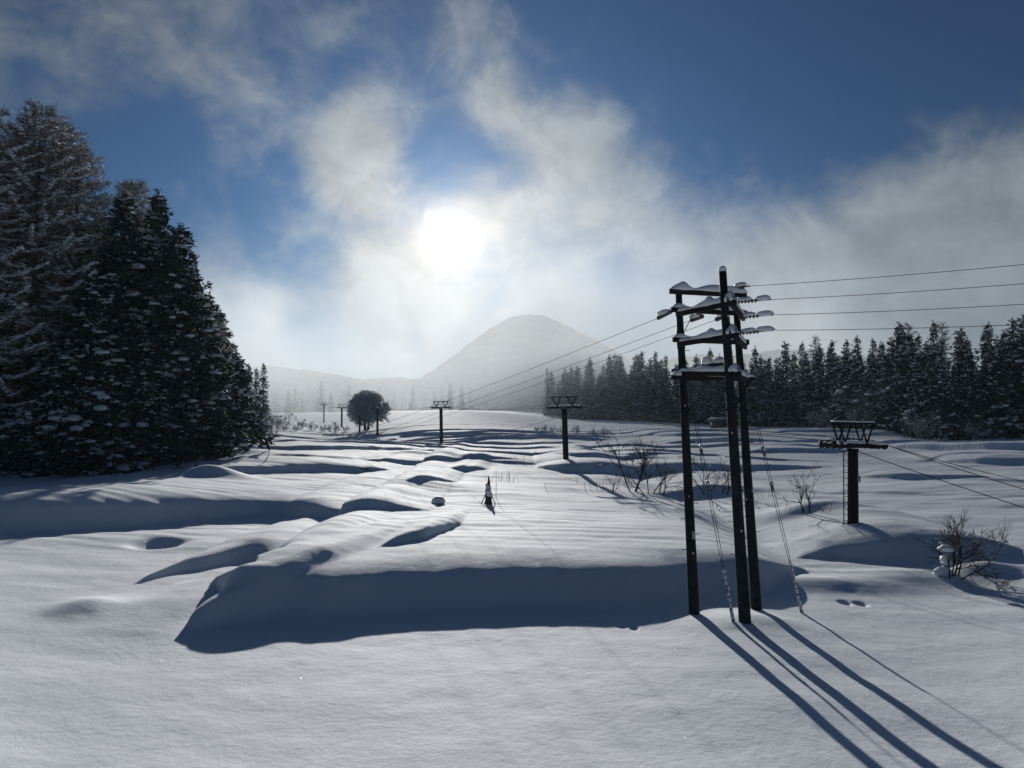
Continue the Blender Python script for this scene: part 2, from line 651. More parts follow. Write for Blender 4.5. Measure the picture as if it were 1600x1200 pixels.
# ------------------------------------------------------------------ materials
def mat(name, col, rough=.7, spec=.3, var=0.0, vscale=6.0, bump=0.0, bscale=40.0, metal=0.0, col2=None):
    m = bpy.data.materials.new(name)
    m.use_nodes = True
    g = NT(m.node_tree)
    p = g.n('ShaderNodeBsdfPrincipled')
    p.inputs['Roughness'].default_value = rough
    p.inputs['Specular IOR Level'].default_value = spec
    p.inputs['Metallic'].default_value = metal
    tc = g.n('ShaderNodeTexCoord').outputs['Object']
    if var > 0 or col2:
        nz = g.noise(tc, vscale, 5, .6)
        c2 = col2 or tuple(c * (1 - var) for c in col)
        c = g.mix(g.smooth(nz, .35, .65), (*col, 1), (*c2, 1))
        g.set(p.inputs['Base Color'], c)
    else:
        p.inputs['Base Color'].default_value = (*col, 1)
    if bump > 0:
        b = g.n('ShaderNodeBump')
        b.inputs['Strength'].default_value = 1.0
        b.inputs['Distance'].default_value = bump
        g.set(b.inputs['Height'], g.noise(tc, bscale, 4, .6))
        g.set(p.inputs['Normal'], b.outputs[0])
    o = g.n('ShaderNodeOutputMaterial')
    g.t.links.new(p.outputs[0], o.inputs[0])
    return m


def snow_ground_material():
    m = bpy.data.materials.new('snow_field')
    m.use_nodes = True
    g = NT(m.node_tree)
    pos = g.n('ShaderNodeNewGeometry').outputs['Position']
    # wind crust texture: small-scale relief, fading with distance because it gets finer than a pixel
    dist = g.vmath('LENGTH', pos, out=1)
    n1 = g.noise(pos, 5.5, 5, .62)
    n2 = g.noise(pos, 38.0, 3, .6)
    hsum = g.math('ADD', g.math('MULTIPLY', n1, .020), g.math('MULTIPLY', n2, .009))
    b = g.n('ShaderNodeBump')
    b.inputs['Strength'].default_value = .8
    b.inputs['Distance'].default_value = 1.0
    g.set(b.inputs['Height'], hsum)
    p = g.n('ShaderNodeBsdfPrincipled')
    p.inputs['Base Color'].default_value = (.83, .88, .94, 1)
    p.inputs['Roughness'].default_value = .8
    p.inputs['IOR'].default_value = 1.31
    p.inputs['Specular IOR Level'].default_value = .55
    g.set(p.inputs['Normal'], b.outputs[0])
    # single ice crystals: sparse tiny facets with their own tilt that mirror the sun
    vo = g.n('ShaderNodeTexVoronoi')
    g.set(vo.inputs['Vector'], pos)
    vo.inputs['Scale'].default_value = 75.0
    sep = g.n('ShaderNodeSeparateColor')
    g.set(sep.inputs[0], vo.outputs['Color'])
    rare = g.math('GREATER_THAN', sep.outputs[0], .94)
    small = g.math('LESS_THAN', vo.outputs['Distance'], .30)
    wn = g.n('ShaderNodeTexWhiteNoise', noise_dimensions='3D')
    g.set(wn.inputs['Vector'], vo.outputs['Position'])
    tilt = g.vmath('SUBTRACT', wn.outputs['Color'], (.5, .5, .5))
    geo = g.n('ShaderNodeNewGeometry')
    nn = g.vmath('NORMALIZE', g.vmath('ADD', geo.outputs['Normal'], g.vscale(tilt, 2.4)))
    gl = g.n('ShaderNodeBsdfGlossy')
    gl.inputs['Roughness'].default_value = .16
    gl.inputs['Color'].default_value = (.9, .95, 1, 1)
    g.set(gl.inputs['Normal'], nn)
    mx = g.n('ShaderNodeMixShader')
    g.set(mx.inputs[0], g.math('MULTIPLY', g.math('MULTIPLY', rare, small), .07))
    g.t.links.new(p.outputs[0], mx.inputs[1])
    g.t.links.new(gl.outputs[0], mx.inputs[2])
    o = g.n('ShaderNodeOutputMaterial')
    g.t.links.new(mx.outputs[0], o.inputs[0])
    return m


M = {
    'ground': snow_ground_material(),
    'snow': mat('settled_snow', (.86, .88, .91), .6, .3, bump=.01, bscale=14),
    'tree_snow': mat('tree_snow', (.82, .85, .90), .7, .2),
    'needles': mat('cedar_needles', (.020, .038, .032), .75, .15, var=.5, vscale=1.2),
    'needles_far': mat('far_needles', (.020, .034, .031), .8, .1, var=.4, vscale=.6),
    'bark': mat('bark', (.075, .058, .045), .85, .1, var=.5, vscale=9, bump=.015),
    'twig': mat('bare_twig', (.060, .050, .042), .85, .1, var=.4, vscale=5),
    'larch': mat('larch_twig', (.19, .155, .125), .85, .1, var=.35, vscale=1.0),
    'frost': mat('frosted_twig', (.22, .23, .24), .85, .1, var=.3, vscale=2),
    'pole': mat('creosoted_pole', (.020, .026, .028), .75, .2, var=.5, vscale=3.5, bump=.004, bscale=25),
    'arm': mat('weathered_crossarm', (.022, .023, .024), .8, .2, var=.4, vscale=5, bump=.004),
    'steel': mat('dark_galvanised_steel', (.03, .034, .038), .95, .03, var=.35, vscale=4),
    'tower': mat('tower_paint', (.008, .010, .012), .7, .2, var=.35, vscale=2.5),
    'wheel': mat('sheave_rubber', (.018, .018, .02), .7, .3),
    'wire': mat('wire', (.015, .017, .019), .8, .15),
    'porcelain': mat('insulator_porcelain', (.10, .07, .06), .35, .5),
    'plate': mat('number_plate', (.45, .46, .46), .5, .4, var=.2, vscale=20),
    'guard': mat('guy_guard', (.02, .02, .02), .5, .4, vscale=9, col2=(.60, .60, .58)),
    'wood': mat('shed_boards', (.10, .075, .06), .8, .2, var=.4, vscale=4),
    'roof': mat('shed_roof', (.16, .27, .30), .5, .4, var=.2, vscale=2),
    'rime': mat('rimed_twigs', (.52, .55, .57), .9, .05, var=.35, vscale=1.5),
    'straw': mat('straw_wrap', (.13, .11, .085), .9, .1, var=.5, vscale=14),
}


def mountain_material():
    m = bpy.data.materials.new('wooded_mountain')
    m.use_nodes = True
    g = NT(m.node_tree)
    pos = g.n('ShaderNodeNewGeometry').outputs['Position']
    nz = g.noise(pos, .12, 6, .7)
    n2 = g.noise(pos, .018, 4, .6)
    f = g.smooth(g.math('ADD', g.math('MULTIPLY', nz, .7), g.math('MULTIPLY', n2, .3)), .42, .62)
    p = g.n('ShaderNodeBsdfPrincipled')
    g.set(p.inputs['Base Color'], g.mix(f, (.05, .06, .06, 1), (.42, .44, .47, 1)))
    p.inputs['Roughness'].default_value = .95
    p.inputs['Specular IOR Level'].default_value = .05
    o = g.n('ShaderNodeOutputMaterial')
    g.t.links.new(p.outputs[0], o.inputs[0])
    return m


M['mountain'] = mountain_material()


# ------------------------------------------------------------------ ground sheet
def build_ground():
    # dense where the view looks, coarser all round
    a_f = np.linspace(-R(41), R(41), 680)
    a_b = np.linspace(R(41), 2 * math.pi - R(41), 90)[1:-1]
    ang = np.concatenate([a_f, a_b])
    rad = np.concatenate([np.linspace(.6, 11.5, 26)[:-1], np.geomspace(11.5, 110, 620)[:-1], np.geomspace(110, 380, 330)[:-1], np.geomspace(380, 1150, 40)])
    A, Rr = np.meshgrid(ang, rad)
    X, Y = Rr * np.sin(A), Rr * np.cos(A)
    Z = ground(X.ravel(), Y.ravel())
    V = np.stack([X.ravel(), Y.ravel(), Z], 1)
    nr, na = X.shape
    i, j = np.meshgrid(np.arange(nr - 1), np.arange(na), indexing='ij')
    a = i * na + j
    b = i * na + (j + 1) % na
    Q = np.stack([a, b, b + na, a + na], -1).reshape(-1, 4)
    V = np.vstack([V, [[0, 0, float(ground(0., 0.)[0])]]])
    c = len(V) - 1
    T = np.array([(c, (k + 1) % na, k) for k in range(na)])
    o = link('snow_ground', np_mesh('snow_ground', V, [T, Q], M['ground']))
    o['kind'] = 'structure'
    o['label'] = 'terraced field under deep smooth snow'
    return o


build_ground()


# ------------------------------------------------------------------ mountains
def mountain(name, prof, depth, back, label, seed):
    """prof: (pixel x, pixel y) of the skyline, seen at that depth; a ridge with a long foreslope and a backslope"""
    prof = np.array(prof, float)
    n = 260
    pxs = np.linspace(prof[0, 0], prof[-1, 0], n)
    pys = np.interp(pxs, prof[:, 0], prof[:, 1])
    ker = np.hanning(13); ker /= ker.sum()
    pys = np.convolve(np.pad(pys, 6, mode='edge'), ker, 'valid')
    X0 = np.array([at(a, b, depth).x for a, b in zip(pxs, pys)])
    Z0 = np.array([at(a, b, depth).z for a, b in zip(pxs, pys)])
    rows = np.linspace(-1, 1, 90)
    V = []
    for t in rows:
        run = depth * .27 if t < 0 else back
        Yv = depth + t * run
        prof_t = (1 - abs(t)) ** 1.15
        X = X0 + (X0 - X0.mean()) * .0
        spur = fbm(X / 60 + seed, np.full(n, t * 2.0), 4) * 30 * (1 - abs(t)) * min(1, abs(t) * 4)
        rough = fbm(X / 5 + seed, np.full(n, Yv / 5), 2) * 2.6 * (prof_t > .02)
        Z = 4 + (Z0 - 4) * prof_t + spur * (Z0 / Z0.max()) + rough
        V.append(np.stack([X, np.full(n, Yv), np.maximum(Z, -.5)], 1))
    V = np.concatenate(V)
    m = len(rows)
    i, j = np.meshgrid(np.arange(m - 1), np.arange(n - 1), indexing='ij')
    a = i * n + j
    Q = np.stack([a, a + 1, a + n + 1, a + n], -1).reshape(-1, 4)
    o = link(name, np_mesh(name, V, [Q], M['mountain']))
    o['kind'] = 'structure'
    o['label'] = label
    return o


mountain('mountain', [(560, 640), (620, 612), (670, 582), (715, 550), (748, 524), (774, 506), (795, 494), (820, 489), (850, 490), (885, 506), (925, 527), (965, 548), (1010, 575), (1060, 608), (1120, 640)],
         800, 200, 'misty wooded hill with a rounded top', 3)
mountain('mountain', [(60, 600), (200, 586), (330, 574), (420, 570), (500, 580), (560, 592), (620, 590), (700, 596), (780, 600), (860, 605), (930, 640)],
         760, 220, 'long ridge fading into the mist', 9)
mountain('mountain', [(930, 640), (1010, 566), (1080, 552), (1140, 556), (1200, 546), (1260, 544), (1330, 558), (1450, 580), (1700, 570), (1900, 620)],
         820, 180, 'low pale ridge behind the forest', 15)


# ------------------------------------------------------------------ trees
def sprays(mb, C, D, L, Wd, rng):
    """flat kite-shaped needle sprays: bases C, directions D, lengths L, widths Wd"""
    n = len(C)
    up = rng.normal(size=(n, 3))
    sd = np.cross(D, up)
    sd /= np.linalg.norm(sd, axis=1)[:, None] + 1e-9
    a = C
    b = C + D * (L * .45)[:, None] + sd * Wd[:, None]
    c = C + D * L[:, None]
    e = C + D * (L * .45)[:, None] - sd * Wd[:, None]
    V = np.stack([a, b, c, e], 1).reshape(-1, 3)
    Q = (np.arange(n) * 4)[:, None] + np.arange(4)
    mb.add(V, None, Q)


def conifer(seed, H, Rb, nlev, nbr, ncl, nsp, sub, needle, low=.06, snow_amt=.75, tip=.0, droop=.32, shape=.85, size=1.0):
    rng = np.random.default_rng(seed)
    tr = MB()
    lean = rng.normal(size=2) * .006 * H
    ks = np.linspace(0, 1, 7)
    tr.tube([(lean[0] * k * k, lean[1] * k * k, H * .98 * k - .4 * (k == 0)) for k in ks], [.016 * H * (1 - .93 * k) + .015 for k in ks], 7)
    C, O, S, BK = [], [], [], []
    br = MB()
    sectors = rng.random(7) * .75 + .55                       # uneven outline round the tree
    for i in range(nlev):
        f = low + (1 - low) * (i + rng.random() * .8) / nlev
        z = f * H
        Lr = Rb * ((1 - f) ** shape) * (1 if f > low + .08 else .86) + .12
        nb = max(3, int(round(nbr * (.5 + .5 * (1 - f)))))
        a0 = rng.random() * 6.283
        lvl = rng.random() * .45 + .72
        for b in range(nb):
            an = a0 + b * 6.283 / nb + rng.normal() * .25
            L = Lr * lvl * sectors[int(an / 6.283 * 7 + f * 5) % 7] * (rng.random() * .55 + .74)
            if rng.random() < .06:
                continue
            o = np.array([math.cos(an), math.sin(an), 0])
            m = max(2, int(round(ncl * (L / Rb + .35))))
            ts = np.linspace(.30, 1.0, m) + rng.normal(size=m) * .04
            rise = .22 * (f - .3)
            loaded = rng.random() < snow_amt * 1.15
            heavy = .75 + .6 * rng.random()
            for t in ts:
                zz = z + L * (rise * t - droop * t * t)
                side = np.array([-o[1], o[0], 0]) * rng.normal() * .17 * L * t
                C.append(o * L * t + side + np.array([lean[0] * f * f, lean[1] * f * f, zz]))
                O.append(o)
                BK.append(heavy if loaded else 0.0)
                S.append((.30 + .36 * rng.random()) * (.62 + .38 * (1 - f)) * size)
            if L > 1.0:
                br.tube([(0, 0, z), tuple(o * L * .5 + np.array([0, 0, z + L * (rise * .5 - droop * .25)])), tuple(o * L * .92 + np.array([0, 0, z + L * (rise - droop) * .92]))],
                        [.012 * L + .012, .008 * L + .01, .006], 3, cap=False)
    # leader
    for k in range(5):
        C.append(np.array([lean[0], lean[1], H * (.97 + .012 * k)])); O.append(np.array([rng.normal(), rng.normal(), 1.0])); S.append(.2 * size); BK.append(.6)
    C, O, S = np.array(C), np.array(O), np.array(S)
    n = len(C)
    cr = MB()
    rep = np.repeat(np.arange(n), nsp)
    dirs = O[rep] * .8 + rng.normal(size=(len(rep), 3)) * .62
    dirs[:, 2] -= .30
    dirs /= np.linalg.norm(dirs, axis=1)[:, None]
    sprays(cr, C[rep] + rng.normal(size=(len(rep), 3)) * S[rep][:, None] * .38, dirs, S[rep] * (.8 + .9 * rng.random(len(rep))), S[rep] * (.15 + .17 * rng.random(len(rep))), rng)
    tr.add(np.vstack(br.V), None, np.vstack(br.Q)) if br.V else None
    sn = MB()
    BK = np.array(BK)
    keep = (BK > 0) & (rng.random(n) < .9)
    sz = S * BK * (.55 + .35 * rng.random(n))
    top = C + np.stack([np.zeros(n), np.zeros(n), S * .28], 1) + rng.normal(size=(n, 3)) * .05
    ang = np.arctan2(O[:, 1], O[:, 0])
    lumps(sn, top[keep], np.stack([sz * 1.35, sz * .72, sz * .55], 1)[keep], rng, sub, jit=.22, an=ang[keep])
    # smaller dabs of snow caught on the hanging sprays
    q = rng.integers(0, n, int(n * .8 * snow_amt))
    off = rng.normal(size=(len(q), 3)) * S[q][:, None] * .75
    lumps(sn, C[q] + off, S[q] * (.13 + .27 * rng.random(len(q)) ** 2), rng, 0, flat=.6, jit=.25)
    return tr.mesh('trunk', M['bark']), cr.mesh('crown', M[needle], smooth=False), sn.mesh('snow_load', M['tree_snow'])


def larch(seed, H, Rb, nbr, ntw, twig='larch', snow=True, low=.12, power=.7):
    """bare larch: long level branches with fine twigs, snow lying along the limbs"""
    rng = np.random.default_rng(seed)
    tr = MB()
    ks = np.linspace(0, 1, 8)
    bend = rng.normal(size=2) * .012 * H
    cx = lambda k: np.array([bend[0] * k * k, bend[1] * k * k, H * k])
    tr.tube([cx(k) - np.array([0, 0, .4 * (k == 0)]) for k in ks], [.013 * H * (1 - .93 * k) + .015 for k in ks], 7)
    cr, sn = MB(), MB()
    TC, TD, TL = [], [], []
    for i in range(nbr):
        f = low + (1 - low) * (i + rng.random()) / nbr
        an = i * 2.4 + rng.normal() * .4
        L = Rb * ((1 - f) ** power) * (.65 + .5 * rng.random()) + .25
        o = np.array([math.cos(an), math.sin(an), 0])
        p0 = cx(f)
        sag = .10 + .16 * rng.random()
        ts = np.linspace(0, 1, 6)
        lift = .35 * f
        wob = rng.normal(size=3) * .05 * L
        P = [p0 + o * L * t + np.array([0, 0, L * (lift * t - sag * math.sin(t * 2.6))]) + wob * t * t for t in ts]
        rr = [(.011 * L + .012) * (1 - .8 * t) + .005 for t in ts]
        tr.tube(P, rr, 4, cap=False)
        if snow and f < .85:
            sn.tube([p + np.array([0, 0, r * 1.0 + .02]) for p, r in zip(P[1:], rr[1:])], [r * 1.1 + .025 + .03 * rng.random() for r in rr[1:]], 5)
        m = int(ntw * (L / Rb + .35))
        for k in range(m):
            t = .15 + .85 * rng.random()
            q = p0 + o * L * t + np.array([0, 0, L * (lift * t - sag * math.sin(t * 2.6))]) + wob * t * t
            dd = o * .55 + rng.normal(size=3) * .62
            dd[2] += .05
            TC.append(q); TD.append(dd / np.linalg.norm(dd)); TL.append((.30 + .75 * rng.random()) * (.5 + .5 * (1 - t) + .2) * (.6 + .06 * H ** .5))
    TC, TD, TL = np.array(TC), np.array(TD), np.array(TL)
    sprays(cr, TC, TD, TL, np.full(len(TC), .022), rng)
    # second order twiglets
    rep = np.repeat(np.arange(len(TC)), 3)
    b2 = TC[rep] + TD[rep] * (TL[rep] * rng.random(len(rep)))[:, None]
    d2 = TD[rep] * .6 + rng.normal(size=(len(rep), 3)) * .7
    d2 /= np.linalg.norm(d2, axis=1)[:, None]
    sprays(cr, b2, d2, TL[rep] * .45, np.full(len(rep), .016), rng)
    if snow:
        q = rng.integers(0, len(TC), len(TC) // 3)
        lumps(sn, TC[q] + TD[q] * (TL[q] * .3)[:, None] + np.array([0, 0, .05]), .08 + .12 * rng.random(len(q)), rng, 0, flat=.5, jit=.25)
    else:
        lumps(sn, TC[:4], np.full(4, .08), rng, 0)
    return tr.mesh('trunk', M['bark']), cr.mesh('crown', M[twig], smooth=False), sn.mesh('snow_load', M['tree_snow'])


def grow(rng, mb, tips, p, d, L, r, lvl, spread=.55, up=.12, kids=(2, 4), sides=5):
    d = d / np.linalg.norm(d)
    bendv = rng.normal(size=3) * .16
    pts = [p]
    q, dd = p, d
    for k in range(3):
        dd = dd + bendv * .5 + np.array([0, 0, up * .5])
        dd /= np.linalg.norm(dd)
        q = q + dd * L / 3
        pts.append(q)
    mb.tube(pts, [r, r * .88, r * .76, r * .62], max(3, sides), cap=False)
    tips.append((q, dd, L, lvl))
    if lvl <= 0:
        return
    for k in range(rng.integers(kids[0], kids[1] + 1)):
        t = .45 + .55 * rng.random()
        b = pts[0] + (pts[-1] - pts[0]) * t if t < .97 else pts[-1]
        i = min(2, int(t * 3))
        b = pts[i] + (pts[i + 1] - pts[i]) * (t * 3 - i if t < 1 else 1)
        nd = dd + rng.normal(size=3) * spread
        nd[2] += up
        grow(rng, mb, tips, b, nd, L * (.55 + .3 * rng.random()), max(r * .60, .0065), lvl - 1, spread, up, kids, sides - 1)


def shrub(seed, H, stems, lvl=3, snow=.3, spread=.55, lean=.35, up=.12, r0=.03, kids=(2, 4), lump=.09, twig='twig', offs=.3):
    rng = np.random.default_rng(seed)
    mb, tips = MB(), []
    for k in range(stems):
        an = rng.random() * 6.283
        o = np.array([math.cos(an), math.sin(an), 0])
        grow(rng, mb, tips, o * rng.random() * offs + np.array([0, 0, -.2]), np.array([0, 0, 1.0]) + o * lean * (.3 + rng.random()), H * (.36 + .16 * rng.random()),
             r0 * (.7 + .5 * rng.random()), lvl, spread, up, kids)
    sn = MB()
    C = np.array([t[0] for t in tips if rng.random() < snow])
    if len(C):
        lumps(sn, C, lump * (.4 + rng.random(len(C)) ** 3 * 1.8), rng, 1, flat=.6)
    return mb.mesh('branches', M[twig]), (sn.mesh('snow_load', M['tree_snow']) if len(C) else None)


def place_tree(kind, meshes, loc, sc, rz, label, cat, group=None, zs=1.0):
    o = thing(kind, label, cat, loc, rz, group)
    o.scale = (sc, sc, sc * zs)
    for me in meshes:
        if me is not None:
            link(me.name.split('.')[0], me, o)
    return o


random.seed(4)
NEAR = [conifer(21, 24, 5.0, 56, 9, 4.6, 16, 1, 'needles', snow_amt=.42, size=1.1), conifer(22, 26, 5.4, 58, 9, 4.6, 16, 1, 'needles', snow_amt=.36, size=1.1),
        conifer(23, 18, 4.8, 46, 9, 4.6, 16, 1, 'needles', low=.02, snow_amt=.5, size=1.1)]
LARCH = [larch(31, 29, 8.2, 165, 135, power=.52), larch(32, 26, 7.2, 150, 125, power=.55)]
FARC = [conifer(41, 18, 2.9, 34, 6, 2.6, 7, 0, 'needles_far', snow_amt=.30, size=1.35), conifer(42, 20, 3.2, 36, 6, 2.6, 7, 0, 'needles_far', snow_amt=.22, size=1.4),
        conifer(43, 16, 3.1, 30, 6, 2.6, 7, 0, 'needles_far', snow_amt=.34, size=1.4), conifer(44, 19, 2.5, 34, 6, 2.4, 7, 0, 'needles_far', snow_amt=.26, size=1.25)]
FARL = larch(45, 17, 4.0, 70, 34, snow=True)


def edge_tree(px, top, Y, kind, meshes, h0, label, cat, group=None, zs=None):
    """tree with its top at that pixel, standing on the ground at that depth"""
    p = on_ground(px, Y)
    H = at(px, top, Y).z - p.z
    sc = H / h0
    o = place_tree(kind, meshes, p, sc, random.random() * 6.28, label, cat, group)
    if kind == 'cedar_tree':
        o.scale = (sc * 1.2, sc * 1.2, sc)
    return o


# the tall stand on the near side of the field, pixel x / top y / depth
edge_tree(-60, 120, 60, 'larch_tree', LARCH[0], 29, 'tallest bare larch at the picture edge, brown twigs dusted with snow', 'tree')
edge_tree(45, 165, 63, 'larch_tree', LARCH[1], 26, 'tall bare larch with long snowy level branches, second from the edge', 'tree')
edge_tree(112, 235, 68, 'larch_tree', LARCH[0], 29, 'brown-topped larch between the tallest larch and the cedars', 'tree')
edge_tree(20, 205, 66, 'larch_tree', LARCH[0], 29, 'broad larch filling the gap between the two tallest larches', 'tree')
edge_tree(75, 195, 70, 'larch_tree', LARCH[1], 26, 'rounded brown larch crown behind the tall larches', 'tree')
edge_tree(205, 285, 74, 'larch_tree', LARCH[1], 26, 'feathery larch crown rising just behind the snowy cedars', 'tree')
edge_tree(180, 300, 66, 'cedar_tree', NEAR[0], 24.5, 'dark snow-laden cedar in front of the feathery larch', 'tree')
edge_tree(244, 298, 69, 'cedar_tree', NEAR[1], 26.5, 'slender-tipped snowy cedar with a nodding leader above its neighbours', 'tree')
edge_tree(272, 350, 67, 'cedar_tree', NEAR[0], 24.5, 'snow-lumped cedar at the outer corner of the tall stand', 'tree')
edge_tree(292, 420, 75, 'cedar_tree', NEAR[2], 18.4, 'shorter cedar tucked behind the corner cedar of the tall stand', 'tree')
edge_tree(140, 430, 62, 'cedar_tree', NEAR[2], 18.4, 'low snowy cedar at the foot of the larches', 'tree')
edge_tree(225, 520, 64, 'cedar_tree', NEAR[2], 18.4, 'small cedar buried in snow lumps at the front of the stand', 'tree')
edge_tree(75, 560, 60, 'cedar_tree', NEAR[2], 18.4, 'young cedar in deep shade beneath the larch branches', 'tree')
edge_tree(10, 480, 61, 'cedar_tree', NEAR[0], 24.5, 'shaded cedar under the tallest larch at the picture edge', 'tree')
edge_tree(322, 470, 88, 'larch_tree', LARCH[1], 26, 'brownish larch behind the corner cedar, lit along one side', 'tree')
edge_tree(345, 485, 94, 'cedar_tree', NEAR[1], 26.5, 'cedar with drooping tip beyond the tall stand', 'tree')
edge_tree(372, 560, 97, 'cedar_tree', NEAR[2], 18.4, 'broad low cedar sweeping to the snow at the end of the stand', 'tree')
edge_tree(308, 520, 82, 'cedar_tree', NEAR[1], 26.5, 'cedar half hidden at the back of the tall stand', 'tree')
for k, (px, top, Y) in enumerate([(-140, 200, 66), (-230, 180, 70), (70, 300, 80), (150, 330, 84), (10, 260, 82), (-60, 300, 78), (110, 420, 76), (200, 400, 82), (250, 430, 84), (40, 330, 72), (95, 340, 73), (-20, 240, 74), (150, 380, 75), (-90, 330, 68), (-180, 330, 64), (215, 330, 78), (330, 560, 100), (300, 450, 90), (265, 470, 88), (0, 600, 64), (120, 600, 66), (180, 610, 67), (60, 640, 62), (250, 620, 70)]):
    edge_tree(px, top, Y, 'cedar_tree', NEAR[k % 2], (24.5, 26.5)[k % 2], 'dark cedar deep inside the tall stand of larch and cedar', 'tree', 'cedars inside the tall stand')

# dense forest along the far side of the field, getting hazier with distance
rr = random.Random(8)
tops = [(870, 592), (900, 584), (940, 572), (985, 566), (1020, 570), (1060, 568), (1100, 562), (1140, 566), (1180, 560), (1240, 552), (1290, 545), (1330, 552), (1370, 535),
        (1420, 515), (1470, 510), (1520, 522), (1560, 508), (1600, 502), (1700, 490), (1850, 470)]
edge = [(870, 360), (1000, 300), (1150, 232), (1300, 172), (1450, 128), (1600, 116), (1850, 100)]
x = 862.0
while x < 1860:
    Y0 = float(np.interp(x, [e[0] for e in edge], [e[1] for e in edge]))
    T0 = float(np.interp(x, [t[0] for t in tops], [t[1] for t in tops]))
    for row in range(3):
        Y = Y0 * (1 + .075 * row) + rr.uniform(-2, 3)
        i = rr.randrange(4)
        top = T0 + rr.uniform(-16, 30) - (6 if row else -16) - (10 if rr.random() < .12 else 0)
        far = Y > 210
        pxx = x + rr.uniform(-7, 7)
        where = [(960, 'between the second lift tower and the misty hill'), (1050, 'behind the bare thicket'), (1180, 'behind the three poles'),
                 (1290, 'between the shed and the frosted bush'), (1400, 'behind the nearest lift tower'), (1500, 'past the nearest lift tower'), (9999, 'at the dark end of the forest')]
        where = next(t for lim, t in where if pxx < lim)
        lab = '%s conifer, %s row, %s' % ('pale hazy' if far else 'dark snow-flecked', ('front', 'second', 'rear')[row], where)
        if row and rr.random() < .10:
            edge_tree(pxx, top + 8, Y, 'larch_tree', FARL, 17, 'bare larch, %s row, %s' % (('front', 'second', 'rear')[row], where), 'tree', 'larches in the far forest')
        else:
            edge_tree(pxx, top, Y, 'conifer_tree', FARC[i], (18.6, 20.6, 16.6, 19.6)[i], lab, 'tree', 'hazy far forest conifers' if far else 'forest edge conifers')
    x += 2.0 * F / Y0 * rr.uniform(.85, 1.2)
# misty rows across the valley and the group beyond the tall stand
for px, top, Y in [(376, 572, 190), (388, 568, 195), (400, 574, 200), (411, 566, 205), (383, 590, 178)]:
    edge_tree(px, top, Y, 'conifer_tree', FARC[3], 19.6, 'slim hazy conifer in the small group beyond the tall stand', 'tree', 'small hazy conifer group')
for k in range(34):
    px = 405 + k * 14.2 + rr.uniform(-5, 5)
    Y = rr.uniform(500, 580)
    p = on_ground(px, Y)
    i = rr.randrange(4)
    place_tree('conifer_tree', FARC[i], p, rr.uniform(.75, 1.25), rr.random() * 6, 'ghostly conifer in the mist at the foot of the hill', 'tree', 'misty valley conifers')

# frosted bushes and small bare trees
FROST = shrub(51, 4.0, 9, 4, .03, .6, .7, .1, .035, (3, 4), .16, 'frost')
DARKB = shrub(52, 2.2, 10, 3, .35, .6, .9, .08, .03, (2, 4), .12, 'twig')
for px, Y, sc, lab in [(1283, 165, 1.3, 'pale frosted bush at the forest foot beside the fence posts'), (1345, 150, 2.5, 'large frosted bare tree standing in front of the dark forest'),
                       (1430, 122, 1.2, 'frosted bare tree with sprawling branches at the forest foot'), (1530, 114, .8, 'frosted thicket under the tallest forest conifers'),
                       (405, 150, 1.4, 'frosted bush beside the broad low cedar'), (430, 190, 1.5, 'hazy frosted bush below the small conifer group'), (396, 118, 1.0, 'grey twiggy bush at the end of the tall stand')]:
    place_tree('frosted_bush', FROST, on_ground(px, Y), sc, rr.random() * 6, lab, 'bush')
for k, (px, Y, sc) in enumerate([(488, 225, 1.3), (505, 215, 1.1), (522, 208, 1.5), (540, 212, .9), (462, 215, .9), (445, 210, .8), (470, 235, 1.6)]):
    place_tree('bush', DARKB, on_ground(px, Y), sc, rr.random() * 6, 'low dark bush poking through snow below the far lift towers', 'bush', 'bushes below the far towers')
for k, (px, Y, sc) in enumerate([(838, 185, .8), (850, 182, 1.0), (864, 180, .9), (900, 176, 1.0), (925, 168, .8), (945, 165, .9), (878, 184, .8)]):
    place_tree('bush', DARKB, on_ground(px, Y), sc, rr.random() * 6, 'low dark bush in the row behind the middle lift tower', 'bush', 'bushes behind the middle tower')


